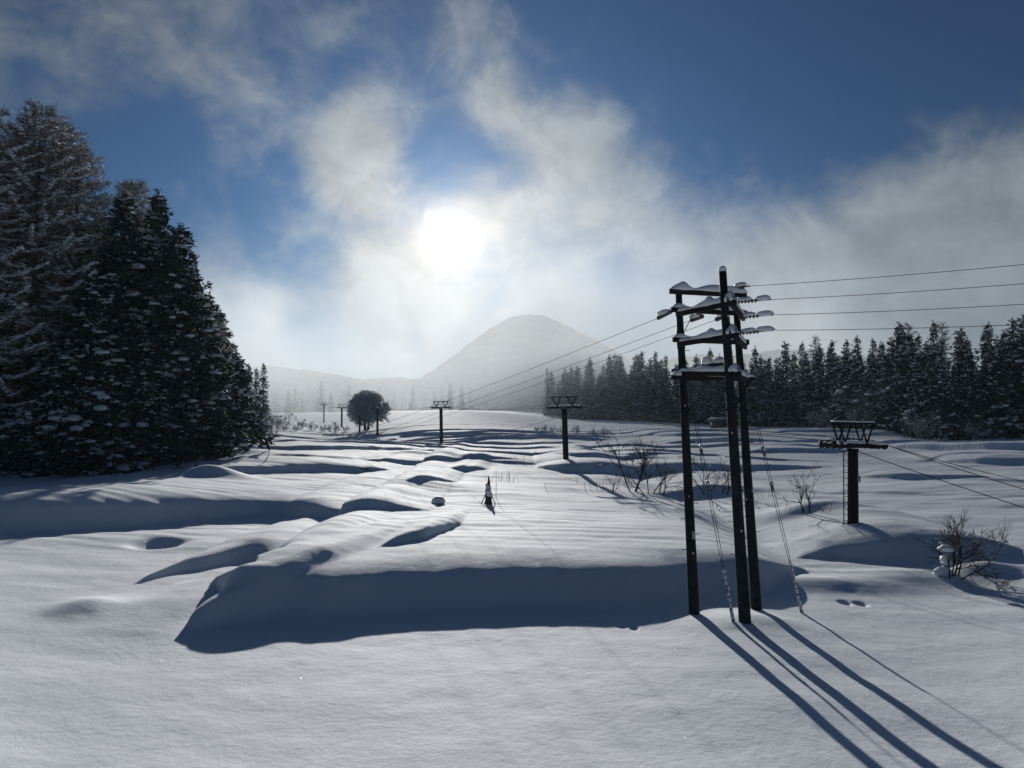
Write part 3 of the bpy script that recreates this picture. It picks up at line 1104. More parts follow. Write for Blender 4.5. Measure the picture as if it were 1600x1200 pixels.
def round_tree():
    rng = np.random.default_rng(77)
    mb, tips = MB(), []
    for sx in (-.38, .38):
        p = np.array([sx, 0, -.3])
        tr_top = p + np.array([sx * .5, 0, 2.6])
        mb.tube([p, p * .6 + tr_top * .4, tr_top], [.42, .34, .3], 8)
        for k in range(11):
            an = k * 2.4 + sx
            el = .05 + 1.4 * rng.random()
            d = np.array([math.cos(an) * math.cos(el), math.sin(an) * math.cos(el), math.sin(el)])
            grow(rng, mb, tips, tr_top - np.array([0, 0, .4 * rng.random()]), d + np.array([sx * .25, 0, .1]), 2.7, .17, 4, .55, .06, (2, 4), 6)
    C = np.array([t[0] for t in tips])
    D = np.array([t[1] for t in tips])
    cr = MB()
    rep = np.repeat(np.arange(len(C)), 7)
    dd = D[rep] + rng.normal(size=(len(rep), 3)) * .7
    dd /= np.linalg.norm(dd, axis=1)[:, None]
    sprays(cr, C[rep], dd, .5 + .5 * rng.random(len(rep)), np.full(len(rep), .05), rng)
    U = rng.normal(size=(1500, 3))
    U /= np.linalg.norm(U, axis=1)[:, None]
    U = U[U[:, 2] > -.62]
    rad = (.72 + .28 * rng.random(len(U)) ** .5) * (1 + .10 * fbm(U[:, 0] * 3 + 5, U[:, 1] * 3 + U[:, 2] * 2, 2))
    K = U * rad[:, None] * np.array([5.3, 5.3, 4.6]) + np.array([0, 0, 4.7])
    K = K[rng.random(len(K)) < .6]
    Ku = K - np.array([0, 0, 3.6])
    Ku /= np.linalg.norm(Ku, axis=1)[:, None]
    rep2 = np.repeat(np.arange(len(K)), 9)
    d3 = Ku[rep2] + rng.normal(size=(len(rep2), 3)) * .55
    d3 /= np.linalg.norm(d3, axis=1)[:, None]
    sprays(cr, K[rep2] - d3 * .3, d3, .5 + .5 * rng.random(len(rep2)), np.full(len(rep2), .04), rng)
    C = np.vstack([C, K])
    sn = MB()
    q = rng.random(len(C)) < .5
    lumps(sn, C[q], .10 + .22 * rng.random(q.sum()) ** 2, rng, 1, flat=.6)
    o = thing('round_tree', 'big round-crowned tree with two trunks standing alone on the snowy rise', 'tree', on_ground(573, 212), .3)
    mb.build('trunk', M['bark'], o)
    cr.build('crown', M['rime'], o, smooth=False)
    sn.build('snow_load', M['tree_snow'], o)
    z = max(v[2] for v in np.vstack(cr.V))
    H = at(573, 607, 212).z - o.location.z
    s = H / z
    o.scale = (s * .88, s * .88, s)


round_tree()

# bare trees and shrubs in the middle of the field
BT = shrub(61, 4.9, 3, 4, .03, .50, .45, .10, .06, (2, 4), .07, offs=.25)
place_tree('bare_tree', BT, px_ground(990, 768), 1.0, .4, 'tall bare tree with forked trunk in the thicket beside the poles', 'tree')
SH = [shrub(62, 2.7, 3, 4, .03, .5, .5, .12, .038, (2, 4), .06), shrub(63, 2.1, 4, 4, .03, .5, .6, .12, .03, (2, 3), .06), shrub(64, 2.4, 6, 4, .015, .5, .75, .1, .030, (2, 4), .06, offs=.5)]
for px, py, i, sc, lab in [(1012, 770, 0, 1.1, 'shorter bare sapling close against the forked bare tree'), (1030, 772, 1, 1.2, 'bare shrub leaning outward at the edge of the thicket'),
                           (955, 767, 1, .75, 'knee-high bare shrub at the low end of the thicket'), (1105, 771, 0, 1.0, 'bare bush seen between the first and second pole'),
                           (1128, 774, 1, 1.25, 'bare bush close beside the middle pole'), (1262, 798, 1, 1.12, 'vase-shaped bare bush alone on a small mound near the lift tower')]:
    place_tree('bare_shrub', SH[i], px_ground(px, py), sc, rr.random() * 6, lab, 'shrub')
# the nearest bush, with snow pillows caught in it
p = px_ground(1484, 903)
o = place_tree('bare_shrub', SH[2], p, 1.15, 1.0, 'spreading bare bush with big snow pillows caught in its branches', 'shrub')
rg = np.random.default_rng(5)
for c, z in [((-.70, .05, 1.0), (.22, .16, .14)), ((-.30, .1, .62), (.18, .14, .12)), ((.78, .1, .82), (.30, .18, .19)), ((.1, .2, .12), (.34, .2, .2)), ((.32, .1, .42), (.2, .16, .16))]:
    pm = MB()
    lumps(pm, [c], np.array([z]), rg, 2, jit=.16)
    pm.build('snow_pillow', M['snow'], o)
# dry stalks
def stalks(px, py, n, h, label, spread=.5, group=None):
    rng = np.random.default_rng(int(px))
    mb = MB()
    for k in range(n):
        b = np.array([rng.normal() * spread, rng.normal() * .2, -.15])
        t = b + np.array([rng.normal() * .12, rng.normal() * .1, h * (.5 + .7 * rng.random()) + .15])
        mb.tube([b, (b + t) / 2 + rng.normal(size=3) * .03, t], [.014, .011, .006], 4)
    o = mb.build('dry_stalks' if n > 1 else 'dry_stalk', M['twig'])
    o.location = px_ground(px, py)
    return tag(o, label, 'stalks', group)


stalks(790, 752, 16, .7, 'sparse row of dry stalks behind the wrapped sapling', 1.0)
stalks(1200, 778, 14, .5, 'thin dry stalks on the mound beside the rear pole', 1.0)
stalks(1285, 800, 6, .6, 'few dry stalks beside the vase-shaped bush', .4)
stalks(805, 720, 10, .8, 'distant tuft of dry stalks on the terraces', .9)
stalks(902, 755, 2, 1.1, 'single dry stem next to the middle lift tower', .1)
stalks(945, 768, 9, .7, 'dry stalks at the foot of the thicket', .5)


# ------------------------------------------------------------------ ski-lift towers
def lift_tower(px, Y, beam_py, label, rz, wcol, arm=1.6, ladder=False, plain=False, lean=0.0):
    p = px_ground(px, 817) if ladder else on_ground(px, Y)
    H = at(px, beam_py, p.y).z - p.z
    o = thing('lift_tower', label, 'lift tower', p, rz, 'chairlift towers')
    o.rotation_euler = (0, lean, rz)
    c = MB()
    c.tube([(0, 0, -1.2), (0, 0, H - .35), (0, 0, H - .15)], [wcol / 2 * 1.04, wcol / 2 * .96, wcol / 2 * 1.15], 20)
    col = c.build('column', M['tower'], o)
    b = MB()
    b.bar((-arm, 0, H), (arm, 0, H), .26, .24)
    b.build('crossbeam', M['steel'], o)
    s = MB()
    rng = np.random.default_rng(int(px))
    lumps(s, [(x, 0, H + .13) for x in np.linspace(-arm * .9, arm * .9, 9)], np.array([(.28, .17, .06 + .06 * rng.random()) for _ in range(9)]), rng, 1, jit=.1)
    s.build('snow_cap', M['snow'], o)
    heads = []
    if not plain:
        # lifting frame: two V legs each side and a top rail
        top = H + 1.0
        for sx in (-1, 1):
            for y in (-.22, .22):
                f = MB()
                f.bar((sx * arm * .86, y, top), (sx * arm * .56, y, H + .1), .07, .07, (0, 1, 0))
                f.bar((sx * arm * .56, y, H + .1), (sx * arm * .26, y, top), .07, .07, (0, 1, 0))
                f.build('frame_leg', M['steel'], o)
        for y in (-.22, .22):
            t = MB()
            t.bar((-arm * .92, y, top + .04), (arm * .92, y, top + .04), .09, .10)
            t.build('top_rail', M['steel'], o)
        s = MB()
        s.bar((-arm * .9, 0, top + .12), (arm * .9, 0, top + .12), .56, .06)
        s.build('snow_cap', M['snow'], o)
        # maintenance step with hoop rails
        st = MB()
        st.bar((-.6, .42, H - .1), (.6, .42, H - .1), .5, .05)
        st.build('platform', M['steel'], o)
        for x in (-.45, -.15, .15, .45):
            hp = MB()
            an = np.linspace(0, math.pi, 9)
            hp.tube([(x - .11, .6, H - .08)] + [(x - .11 * math.cos(a), .6, H + .42 + .11 * math.sin(a)) for a in an] + [(x + .11, .6, H - .08)], .014, 5)
            hp.build('hoop_rail', M['steel'], o)
    for sx in (-1, 1):
        sh = MB()
        sh.bar((sx * arm, -.72, H - .02), (sx * arm, .72, H - .02), .09, .16)
        sh.bar((sx * (arm + .02), -.1, H - .12), (sx * (arm + .02), .1, H + .2), .2, .1, (0, 1, 0))
        a = sh.build('sheave_train', M['steel'], o)
        for y in (-.62, -.22, .22, .62):
            w = MB()
            w.wheel((sx * arm + sx * .13, y, H + .03), (1, 0, 0), .19, .09)
            w.build('sheave_wheel', M['wheel'], a)
        s = MB()
        lumps(s, [(sx * arm, y, H + .10) for y in (-.6, 0, .6)], np.array([(.14, .3, .10)] * 3), rng, 1, jit=.12)
        for v in s.V:
            pass
        s.build('snow_cap', M['snow'], o)
    if ladder:
        l = MB()
        x = -wcol / 2 - .14
        for y in (-.17, .17):
            l.bar((x, y, -.4), (x, y, H - .3), .04, .04)
        for z in np.arange(.1, H - .4, .28):
            l.bar((x, -.17, z), (x, .17, z), .025, .025)
        l.build('ladder', M['steel'], o)
        for z in np.arange(.6, H - .4, 1.1):
            l = MB()
            l.bar((x, 0, z), (-wcol / 2 + .03, 0, z), .03, .03)
            l.build('ladder_bracket', M['steel'], o)
        q = MB()
        q.box((wcol * .30, -wcol * .46, H - 1.55), .16, .05, .30)
        q.build('number_plate', M['plate'], o)
    bpy.context.view_layer.update()
    mw = Matrix.Translation(p) @ Matrix.Rotation(rz, 4, 'Z')
    return [mw @ Vector((sx * (arm + .13), 0, H + .23)) for sx in (-1, 1)], mw @ Vector((0, 0, H + 1.06))


LINE_RZ = math.atan(.306)
towers = []
for px, Y, by, lab, w, lad, plain, lean in [
        (1333, 40, 696, 'nearest lift tower, thick black column with ladder and snowy sheave head', .48, True, False, .02),
        (884, 76, 636, 'lift tower with V-braced head beside the bare thicket', .56, False, False, -.03),
        (690, 133, 637, 'lift tower with V-braced head in the middle of the terraces', .58, False, False, -.02),
        (590, 195, 638, 'lift tower just in front of the big round tree', .58, False, False, -.01),
        (534, 262, 637, 'hazy lift tower at the outer side of the big round tree', .6, False, False, 0),
        (506, 345, 632, 'faintest lift tower, farthest off in the haze', .62, False, False, 0)]:
    towers.append(lift_tower(px, Y, by, lab, LINE_RZ, w, 1.12 if lad else 1.42, lad, plain, lean))
lift_tower(562, 205, 648, 'short plain post with small crossbar below the big round tree', LINE_RZ, .5, .9, False, True)


def wire(name, a, b, sag, rad, label, cat, n=28, group=None, sides=5, m='wire'):
    a, b = Vector(a), Vector(b)
    mb = MB()
    mb.tube([a.lerp(b, t) - Vector((0, 0, sag * 4 * t * (1 - t))) for t in np.linspace(0, 1, n)], rad if np.isscalar(rad) else np.linspace(rad[0], rad[1], n), sides)
    o = mb.build(name, M[m])
    return tag(o, label, cat, group)


names = ['nearest and second', 'second and third', 'third and fourth', 'fourth and fifth', 'fifth and farthest']
for k in range(5):
    for s, sn in ((0, 'outgoing'), (1, 'returning')):
        wire('haul_rope', towers[k][0][s], towers[k + 1][0][s], (.35, .5, .7, .7, .8)[k], (.02, .022, .03, .032, .04)[k],
             '%s lift rope strung between the %s lift towers' % (sn, names[k]), 'rope')
for s, sn, e in ((0, 'lower', at(1640, 800, 28.5)), (1, 'upper', at(1640, 771, 32.0))):
    d = e - towers[0][0][s]
    wire('haul_rope', towers[0][0][s], towers[0][0][s] + d * 1.5, .15, .018, '%s lift rope running from the nearest lift tower out of the picture' % sn, 'rope')
e = at(1640, 745, 38)
d = e - towers[0][1]
wire('signal_cable', towers[0][1] + Vector((1.2, 0, -.9)), towers[0][1] + d * 1.5, .3, .016, 'signal cable above the two lift ropes at the nearest lift tower', 'cable')
wire('signal_cable', towers[0][1] + Vector((-1.2, 0, -.6)), towers[1][1], .9, .016, 'signal cable slung between the nearest and second lift tower heads', 'cable')


# ------------------------------------------------------------------ the three-pole power line support
P_TOP = [(1060, 452, 23.2), (1129, 424, 21.4), (1150, 478, 23.9)]
P_BOT = [(1085, 961, 23.2), (1164, 973, 21.9), (1182, 951, 23.9)]
frame = thing('power_pole_frame', 'three dark power poles joined by snow-loaded crossarms', 'power pole', px_ground(1140, 965))
base = frame.location.copy()


def fl(v):
    return Vector(v) - base


poles = []
for k, (tp, bp) in enumerate(zip(P_TOP, P_BOT)):
    t, b = at(*tp), at(*bp)
    b.z = gz(b.x, b.y)
    d = (t - b).normalized()
    b0 = b - d * .8
    L = (t - b0).length
    mb = MB()
    rb, rt = (.165, .175, .165)[k], (.098, .105, .10)[k]
    mb.tube([fl(b0 + d * L * s) for s in np.linspace(0, 1, 8)], [rb + (rt - rb) * s for s in np.linspace(0, 1, 8)], 18)
    po = mb.build('pole', M['pole'], frame)
    poles.append((b, t, d, po, rb, rt))
    side = Vector((1, 0, 0))
    for i, h in enumerate(np.arange(1.9, L - 2.5, .46)):
        q = b + d * h
        r = rb + (rt - rb) * h / L
        sg = 1 if i % 2 else -1
        sb = MB()
        sb.tube([fl(q + side * sg * r * .7), fl(q + side * sg * (r + .12)), fl(q + side * sg * (r + .125) + Vector((0, 0, .03)))], .011, 5)
        sb.build('step_bolt', M['steel'], po)
    # small dabs of snow stuck to the pole
    rng = np.random.default_rng(k)
    sn = MB()
    hs = rng.random(3) * L * .7 + 1.5
    lumps(sn, [fl(b + d * h + Vector((rng.normal() * .05, -(rb + (rt - rb) * h / L) * .96, 0))) for h in hs], np.array([(.025, .012, .04)] * 3), rng, 1)
    sn.build('snow_dab', M['snow'], po)
    cap = MB()
    lumps(cap, [fl(t + Vector((0, 0, .03)))], np.array([(rt * 1.12, rt * 1.12, .13)]), rng, 2, jit=.05)
    cap.build('snow_cap', M['snow'], po)
pl = MB()
q = poles[0][0] + poles[0][2] * 2.35 + Vector((.06, -.165, 0))
pl.box(fl(q), .09, .02, .24)
pl.build('number_plate', M['plate'], poles[0][3])


def on_pole(k, z):
    b, t = poles[k][0], poles[k][1]
    return b.lerp(t, (z - b.z) / (t.z - b.z))


def snow_strip(a, b, w, h0, rng, parent, bumps=(), under=0.0):
    """uneven drift lying along an arm"""
    n = 26
    a, b = Vector(a), Vector(b)
    d = (b - a).normalized()
    sd = d.cross(Vector((0, 0, 1))).normalized()
    V, Q = [], []
    ph = rng.random() * 6
    for i in range(n):
        t = i / (n - 1)
        hh = h0 * (.75 + .3 * math.sin(t * 7 + ph) + .2 * math.sin(t * 17 + ph * 2))
        for c, wd, amp in bumps:
            hh += amp * math.exp(-((t - c) / wd) ** 2)
        hh *= min(1, (min(t, 1 - t) * 9) ** .5 + .12)
        ww = w * (.95 + .12 * math.sin(t * 11 + ph))
        p = a.lerp(b, t)
        for x, y in [(-.5, -.12), (-.56, .25), (-.42, .7), (-.15, .98), (.15, 1.0), (.42, .72), (.56, .25), (.5, -.12)]:
            V.append(tuple(p + sd * x * ww + Vector((0, 0, hh * y))))
    for i in range(n - 1):
        for j in range(8):
            Q.append((i * 8 + j, i * 8 + (j + 1) % 8, (i + 1) * 8 + (j + 1) % 8, (i + 1) * 8 + j))
    T = [(0, j, j + 1) for j in range(1, 7)] + [((n - 1) * 8, (n - 1) * 8 + j + 1, (n - 1) * 8 + j) for j in range(1, 7)]
    mb = MB()
    mb.add(V, T, Q)
    return mb.build('snow_drift', M['snow'], parent)


rng = np.random.default_rng(99)


def arm(a, b, sz=.15, snow=.13, bumps=(), ext=.28, wsn=1.25, off=(0, 0, 0)):
    a, b = Vector(a) + Vector(off), Vector(b) + Vector(off)
    d = (b - a).normalized()
    a2, b2 = fl(a - d * ext), fl(b + d * ext)
    mb = MB()
    mb.bar(a2, b2, sz * .8, sz)
    o = mb.build('crossarm', M['arm'], frame)
    if snow > 0:
        up = Vector((0, 0, sz * .5))
        snow_strip(a2 + up, b2 + up, sz * wsn, snow, rng, o, bumps)
    return o


def zpix(py, Y):
    return CAM_Z + ray(1100, py)[1] * Y


front = Vector((0, -.17, 0))
Z1, Z2, Z3, Z4 = zpix(459, 23.4), zpix(487, 23.4), zpix(533, 23.4), zpix(591, 23.4)
arm(on_pole(0, Z1), on_pole(2, Z1 + .02), snow=.17, bumps=[(.18, .07, .16), (.62, .1, .05), (.97, .06, .18)], ext=.33, off=front)
for Z, amp in ((Z2, .16), (Z3, .13)):
    arm(on_pole(0, Z), on_pole(2, Z), snow=.13, bumps=[(.1, .08, .05)], ext=.30, off=front)
    arm(on_pole(0, Z) + Vector((0, -.3, -.12)), on_pole(1, Z - .06) + Vector((.1, -.17, 0)), snow=.15, bumps=[(.58, .06, .12), (.95, .07, .22)], ext=.2)
    arm(on_pole(1, Z) + Vector((.17, 0, 0)), on_pole(2, Z - .1) + Vector((.17, 0, 0)), snow=.15, bumps=[(.1, .1, .1)], ext=.3)
arm(on_pole(0, Z4), on_pole(2, Z4), snow=.20, ext=.42, sz=.15, off=front)
arm(on_pole(0, Z4 + .2), on_pole(2, Z4 + .2), snow=.14, ext=.30, off=Vector((0, .19, 0)))
arm(on_pole(0, Z4 + .12) + Vector((0, -.32, 0)), on_pole(1, Z4 + .02) + Vector((.1, -.17, 0)), snow=.15, bumps=[(.95, .08, .2)], ext=.2)
arm(on_pole(1, Z4) + Vector((.17, 0, 0)), on_pole(2, Z4 - .03) + Vector((.17, 0, 0)), snow=.16, ext=.3)
arm(on_pole(0, Z4 + .33) + Vector((.55, -.3, 0)), on_pole(0, Z4 + .38) + Vector((1.1, -.35, 0)), snow=.16, bumps=[(.2, .2, .08)], ext=.05)


def brace(a, b, w=.05):
    mb = MB()
    mb.bar(fl(a), fl(b), w, .02)
    return mb.build('brace', M['steel'], frame)


for dx in (0, .07):
    brace(on_pole(0, Z4 - .95) + Vector((.10 + dx, -.18, 0)), on_pole(0, Z4 - .07) + Vector((.50 + dx, -.18, 0)))
brace(on_pole(0, Z2 - .62) + Vector((.1, -.16, 0)), on_pole(0, Z2 - .08) + Vector((.38, -.17, 0)))
brace(on_pole(2, Z2 - .62) + Vector((-.08, -.16, 0)), on_pole(2, Z2 - .08) + Vector((-.42, -.17, 0)))
brace(on_pole(2, Z4 - .9) + Vector((-.08, -.17, 0)), on_pole(2, Z4 - .07) + Vector((-.5, -.18, 0)))
brace(on_pole(1, Z4 - .9) + Vector((.12, .1, 0)), on_pole(2, Z4 - .1) + Vector((.12, -.4, 0)))
brace(on_pole(0, Z4 - .05) + Vector((.55, -.2, 0)), on_pole(0, Z4 - .32) + Vector((.92, -.2, 0)), .03)
brace(on_pole(0, Z4 - .08) + Vector((.97, -.2, 0)), on_pole(0, Z4 - .3) + Vector((.95, -.2, 0)), .03)
for k, z in ((0, Z4 - .98), (0, Z2 - .66), (0, Z3 - .2), (2, Z4 - .95), (1, Z4 - .95)):
    c = on_pole(k, z)
    r = poles[k][4] + (poles[k][5] - poles[k][4]) * (z - poles[k][0].z) / (poles[k][1].z - poles[k][0].z)
    mb = MB()
    mb.tube([fl(c - poles[k][2] * .05), fl(c + poles[k][2] * .05)], r + .012, 16)
    mb.build('pole_band', M['steel'], frame)


def insulator(a, b, label_snow=0.0):
    """string of porcelain discs from a to b"""
    a, b = Vector(a), Vector(b)
    mb = MB()
    n = 6
    pts, rad = [], []
    for i in range(n * 4 + 1):
        t = i / (n * 4)
        pts.append(fl(a.lerp(b, t)))
        rad.append(.02 if i % 4 in (0, 3) else (.075 if i % 4 == 1 else .06))
    mb.tube(pts, rad, 10)
    o = mb.build('insulator', M['porcelain'], frame)
    if label_snow > 0:
        s = MB()
        m = a.lerp(b, .25)
        lumps(s, [fl(a.lerp(b, .3) + Vector((0, 0, .05))), fl(a.lerp(b, .55) + Vector((0, 0, .06)))], np.array([(.2, .09, .09)] * 2), rng, 2, jit=.08)
        for v in s.V:
            v -= 0
        s.build('snow_load', M['snow'], o)
    return o


# strain insulators towards the right-hand span, each ending in a snow pillow
ends_r = []
for z0, a_px, e_px, pil in [(Z1 + .08, (1150, 449), (1172, 447), .0), (Z2 + .05, (1152, 472), (1204, 468), .24), (Z2 - .3, (1153, 496), (1208, 492), .27), (Z3 + .22, (1154, 521), (1208, 516), .30)]:
    a = at(*a_px, 23.75)
    e = at(*e_px, 23.45)
    insulator(a, a.lerp(e, .62), .1)
    cl = MB()
    cl.tube([fl(a.lerp(e, .6)), fl(e)], .022, 6)
    cl.build('clamp', M['steel'], frame)
    if pil:
        s = MB()
        V0, T0 = ICO[2]
        ax = (e - a).normalized()
        V = V0.copy()
        V[:, 2] = np.where(V[:, 2] < 0, V[:, 2] * .55, V[:, 2])
        V = V * np.array([pil, .10, .115])
        V = V * (1 + .06 * np.sin(V[:, :1] * 19))
        s.add(V + np.array(tuple(fl(a.lerp(e, .80) + Vector((0, 0, .045))))), T0)
        s.build('snow_pillow', M['snow'], frame)
    ends_r.append(e)
# and towards the far span
ends_l = []
for a_px, e_px, ya, ye in [((1048, 487), (1026, 498), 23.1, 23.6), ((1098, 494), (1078, 501), 23.2, 23.9), ((1135, 492), (1118, 500), 23.6, 24.3)]:
    a, e = at(*a_px, ya), at(*e_px, ye)
    insulator(a, e, .05)
    ends_l.append(e)
# jumper loops
for a, e in ((ends_l[0], on_pole(0, Z2 + .1) + Vector((-.1, -.1, 0))), (ends_r[1], on_pole(2, Z2 + .35) + Vector((.2, 0, .0))), (ends_r[3], on_pole(2, Z3 + .3) + Vector((.15, 0, 0)))):
    mb = MB()
    mid = (a + e) / 2 + Vector((0, 0, .14))
    pts = [a * (1 - t) ** 2 + mid * 2 * t * (1 - t) + e * t * t for t in np.linspace(0, 1, 9)]
    mb.tube([fl(q) for q in pts], .009, 5)
    mb.build('jumper_wire', M['wire'], frame)

# conductors
for e, (px, py), lab in zip(ends_r, [(1640, 404), (1640, 434.5), (1640, 467.5), (1640, 500)],
                            ['topmost', 'second', 'third', 'lowest']):
    f = at(px, py, 20.3)
    d = f - e
    wire('power_line', e, e + d * 1.6, .10, .0085, '%s of the four power lines strung off above the forest' % lab, 'power line')
for e, (px, py), lab in zip(ends_l, [(420, 640), (428, 644), (436, 647)], ['upper', 'middle', 'lower']):
    wire('power_line', e, at(px, py, 420), 9.0, (.008, .035), '%s of three power lines sloping from the poles down toward the mist' % lab, 'power line', n=60)
c1 = on_pole(0, Z4 - .12) + Vector((-.15, -.1, 0))
c2 = on_pole(2, Z4 - .1) + Vector((.15, -.1, 0))
wire('telephone_cable', c1, at(600, 672, 170), 2.4, (.009, .022), 'cable sloping from the lowest crossarm past the second lift tower', 'cable', n=50)
wire('telephone_cable', c2, at(1800, 660, 60), 1.1, (.010, .014), 'cable from the lowest crossarm crossing in front of the dark forest', 'cable', n=40)


# stay wires with mottled guards
def stay(top, gp, gtop, label):
    b = px_ground(*gp)
    o = thing('stay_wire', label, 'stay wire', b)
    b0 = Vector(b)
    t = Vector(top) - b0
    d = t.normalized()
    gl = (at(*gtop).z - b0.z) / d.z
    sd = d.cross(Vector((0, 1, 0))).normalized()
    for k, s in enumerate((-1, 1)):
        mb = MB()
        mb.tube([d * (gl * .9) + sd * s * .012, d * (gl + .6) + sd * s * .035, d * (t.length * .75) + sd * s * .035, t], .009, 5)
        w = mb.build('strand', M['steel'], o)
    for fr in (.47, .60):
        mb = MB()
        c = d * t.length * fr
        mb.tube([c - d * .16, c - d * .12, c, c + d * .12, c + d * .16], [.015, .045, .05, .045, .015], 10)
        mb.build('strain_insulator', M['porcelain'], o)
        s = MB()
        lumps(s, [tuple(c + Vector((0, 0, .06)))], np.array([(.06, .06, .08)]), rng, 1)
        s.build('snow_dab', M['snow'], o)
    g = MB()
    g.tube([d * -.3, d * .1, d * gl * .5, d * gl], [.05, .05, .045, .035], 12)
    gd = g.build('guard', M['guard'], o)
    s = MB()
    rg2 = np.random.default_rng(int(gp[0]))
    ts = np.linspace(.08, .95, 9)
    lumps(s, [tuple(d * gl * k + Vector((rg2.normal() * .012, -.035, .01))) for k in ts], np.array([(.03, .03, .09)] * 9), rg2, 1)
    s.build('snow_dab', M['snow'], gd)
    return o


stay(on_pole(0, Z3 - .1), (1146, 972), (1131, 885, 22.6), 'stay wire with mottled guard between the first and middle pole')
stay(on_pole(2, Z3 - .1), (1253, 958), (1237, 886, 23.0), 'stay wire with dark guard standing out beyond the rear pole')


# ------------------------------------------------------------------ small things in the field
def wrapped_sapling():
    o = thing('wrapped_sapling', 'small wrapped sapling under snow, propped by splayed stakes', 'sapling', px_ground(763, 787))
    mb = MB()
    rg3 = np.random.default_rng(2)
    mb.tube([(0, 0, -.1), (.02, 0, .5), (-.02, 0, 1.1), (.04, 0, 1.5), (.0, 0, 1.85)], [.17, .25, .16, .08, .03], 10)
    mb.build('wrap', M['straw'], o)
    for an in np.linspace(0, 6.28, 7)[:-1]:
        s = MB()
        s.tube([(math.cos(an) * .52, math.sin(an) * .4, -.12), (math.cos(an) * .1, math.sin(an) * .1, .85)], [.035, .025], 6)
        s.build('stake', M['bark'], o)
    s = MB()
    lumps(s, [(-.02, -.05, .78), (.05, 0, .55), (-.08, 0, 1.22), (.0, 0, 1.05), (.02, 0, 1.5)], np.array([(.27, .24, .22), (.3, .26, .2), (.16, .14, .14), (.2, .17, .2), (.07, .07, .1)]), rg3, 2, jit=.06)
    s.build('snow_load', M['snow'], o)
    o.scale = (.82, .82, .85)


wrapped_sapling()
st = thing('stump', 'squat stump wearing a thick round cap of snow', 'stump', px_ground(685, 787))
mb = MB()
mb.tube([(0, 0, -.15), (0, 0, .2), (0, 0, .26)], [.40, .36, .33], 14)
mb.build('wood', M['bark'], st)
mb = MB()
V0, T0 = ICO[2]
V = V0.copy()
V[:, 2] = np.where(V[:, 2] < 0, V[:, 2] * .3, V[:, 2])
mb.add(V * np.array([.47, .43, .42]) + np.array([0, 0, .10]), T0)
mb.build('snow_cap', M['snow'], st)
st.scale = (.85, .85, .8)
for px, py, pts, lab in [(417, 721, [(-.25, 0, -.2), (-.05, 0, .15), (.12, 0, .5), (.22, 0, .95)], 'curved dark stake leaning out of the snow near the stand'),
                         (575, 737, [(-.7, 0, .25), (0, 0, .12), (.8, -.1, -.05)], 'fallen branch lying on the lip of a terrace'),
                         (915, 769, [(-.12, 0, .75), (0, 0, .1), (.1, 0, -.1)], 'thin bent twig standing in the snow before the thicket'),
                         (853, 768, [(-.1, 0, .55), (0, 0, .15), (.12, 0, -.1)], 'short bent twig in the snow beyond the wrapped sapling'),
                         (775, 778, [(0, 0, -.2), (.01, 0, .9), (0, 0, 1.7)], 'thin upright rod beside the wrapped sapling')]:
    mb = MB()
    mb.tube(pts, [.05, .04, .03, .025][:len(pts)] if 'stake' in lab or 'branch' in lab else [.014] * len(pts), 6)
    o = mb.build('stake' if 'stake' in lab else ('fallen_branch' if 'branch' in lab else ('rod' if 'rod' in lab else 'twig')), M['twig'])
    o.location = px_ground(px, py)
    tag(o, lab, 'stick')

# shed at the forest foot
sp = on_ground(1128, 205)
sh = thing('shed', 'small wooden shed with a pale blue-green roof at the forest foot', 'shed', sp, .15)
mb = MB()
mb.bar((-2.6, 0, .8), (2.6, 0, .8), 3.6, 2.4)
mb.build('wall', M['wood'], sh)
mb = MB()
for s in (-1, 1):
    mb.bar((-3.1, s * 1.15, 2.35), (3.1, s * 1.15, 2.35), 2.5, .12, (0, s * .28, 1))
mb.build('roof', M['roof'], sh)
mb = MB()
mb.box((-.8, -1.83, .7), .9, .06, 1.8)
mb.build('door', M['bark'], sh)
mb = MB()
mb.box((1.2, -1.83, 1.1), 1.0, .05, .7)
mb.build('window', M['steel'], sh)
for k in range(7):
    p = on_ground(1238 + k * 4.2, 178)
    mb = MB()
    mb.tube([(0, 0, -.3), (0, 0, 1.1)], [.09, .08], 8)
    mb.add([(x * .11, y * .11, 1.1 + z * .14) for x, y, z in ICO[1][0]], ICO[1][1])
    o = mb.build('fence_post', M['frost'])
    o.location = p
    tag(o, 'snow-crusted post in the short fence at the forest foot', 'post', 'fence posts by the forest')


# ------------------------------------------------------------------ haze: still, even winter air over the whole valley
def volume_mat(name, dens, col, aniso):
    m = bpy.data.materials.new(name)
    m.use_nodes = True
    g = NT(m.node_tree)
    v = g.n('ShaderNodeVolumePrincipled')
    v.inputs['Color'].default_value = (*col, 1)
    v.inputs['Density'].default_value = dens
    v.inputs['Anisotropy'].default_value = aniso
    o = g.n('ShaderNodeOutputMaterial')
    g.t.links.new(v.outputs[0], o.inputs['Volume'])
    return m


mb = MB()
S = 1200.0
zt, zb = 140.0, -4.0
mb.add([(-S, -S, zb), (S, -S, zb), (S, S, zb), (-S, S, zb), (-S, -S, zt), (S, -S, zt), (S, S, zt), (-S, S, zt)], None,
       [(0, 3, 2, 1), (4, 5, 6, 7), (0, 1, 5, 4), (1, 2, 6, 5), (2, 3, 7, 6), (3, 0, 4, 7)])
hz = mb.build('haze', volume_mat('haze_air', HAZE_DENSITY, (.66, .86, 1.0), .25), smooth=False)
hz['kind'] = 'stuff'
hz['label'] = 'cold hazy air filling the valley'


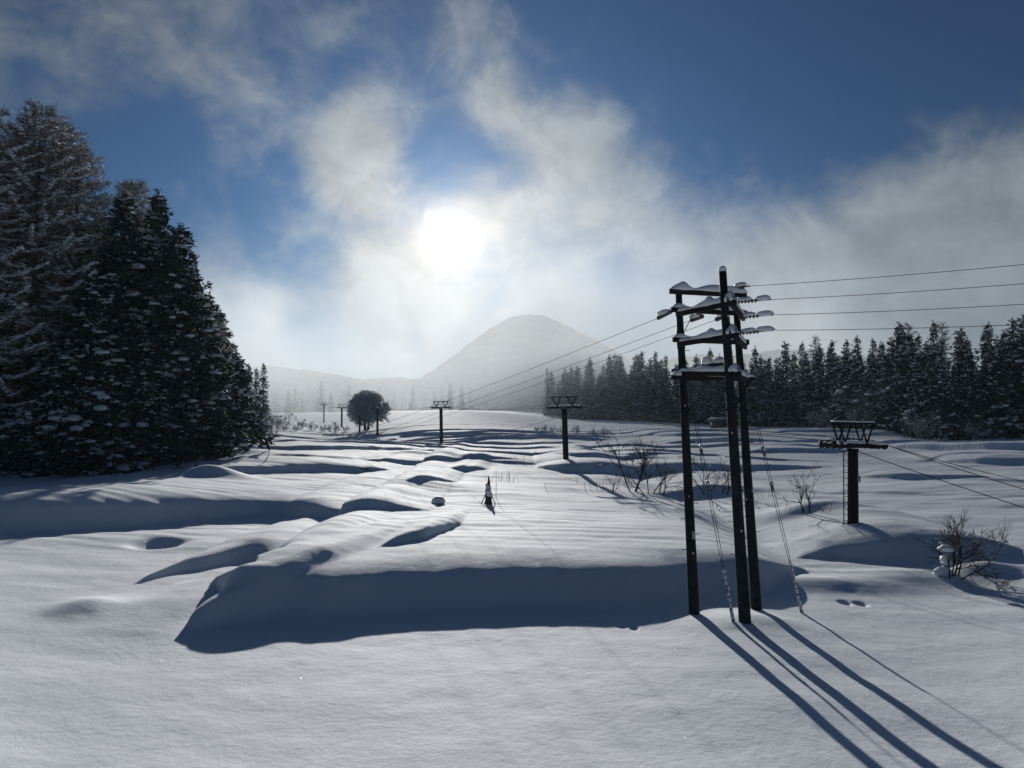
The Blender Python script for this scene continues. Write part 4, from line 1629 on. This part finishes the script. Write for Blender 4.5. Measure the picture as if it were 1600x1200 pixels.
# ------------------------------------------------------------------ the bank of morning mist lying at the head of the valley
def mist_material():
    m = bpy.data.materials.new('mist_air')
    m.use_nodes = True
    g = NT(m.node_tree)
    pos = g.n('ShaderNodeNewGeometry').outputs['Position']
    sp_ = g.n('ShaderNodeSeparateXYZ')
    g.set(sp_.inputs[0], pos)
    X, Y, Z = sp_.outputs[0], sp_.outputs[1], sp_.outputs[2]
    nz = g.noise(pos, .011, 4, .55)
    n2 = g.noise(pos, .03, 3, .55)
    lumpy = g.math('ADD', g.math('MULTIPLY', nz, .7), g.math('MULTIPLY', n2, .3))
    top = g.math('ADD', g.math('MULTIPLY', g.math('SUBTRACT', lumpy, .5), 90), g.smooth(X, 15, -50, 90, 58))       # uneven upper surface of the bank
    dz = g.math('SUBTRACT', top, Z)
    v = g.smooth(dz, -30, 38)
    dep = g.smooth(Y, 215, 430)
    edge_r = g.math('SUBTRACT', X, g.math('MULTIPLY', Y, .16))
    edge_r = g.math('SUBTRACT', edge_r, g.smooth(Y, 430, 560, 0, 170))
    edge_r = g.math('ADD', edge_r, g.math('MULTIPLY', g.math('MAXIMUM', Z, 0), .12))
    lat = g.smooth(edge_r, 110, -60)
    latl = g.smooth(X, -440, -330)
    back = g.smooth(Y, 600, 500)
    dens = g.math('MULTIPLY', g.math('MULTIPLY', g.math('MULTIPLY', v, dep), g.math('MULTIPLY', lat, latl)), back)
    dens = g.math('MULTIPLY', dens, g.smooth(lumpy, .32, .62, .35, 1.2))
    dens = g.math('MULTIPLY', dens, g.smooth(Z, 6, 40, .45, 1.15))            # clearer air near the ground
    vol = g.n('ShaderNodeVolumePrincipled')
    vol.inputs['Color'].default_value = (.93, .97, 1.0, 1)
    vol.inputs['Anisotropy'].default_value = .34
    g.set(vol.inputs['Density'], g.math('MULTIPLY', dens, .0068))
    o = g.n('ShaderNodeOutputMaterial')
    g.t.links.new(vol.outputs[0], o.inputs['Volume'])
    return m


mb = MB()
mb.add([(-450, 195, -3), (330, 195, -3), (330, 620, -3), (-450, 620, -3), (-450, 195, 118), (330, 195, 118), (330, 620, 118), (-450, 620, 118)], None,
       [(0, 3, 2, 1), (4, 5, 6, 7), (0, 1, 5, 4), (1, 2, 6, 5), (2, 3, 7, 6), (3, 0, 4, 7)])
ms = mb.build('mist', mist_material(), smooth=False)
ms['kind'] = 'stuff'
ms['label'] = 'bank of bright mist at the head of the valley'
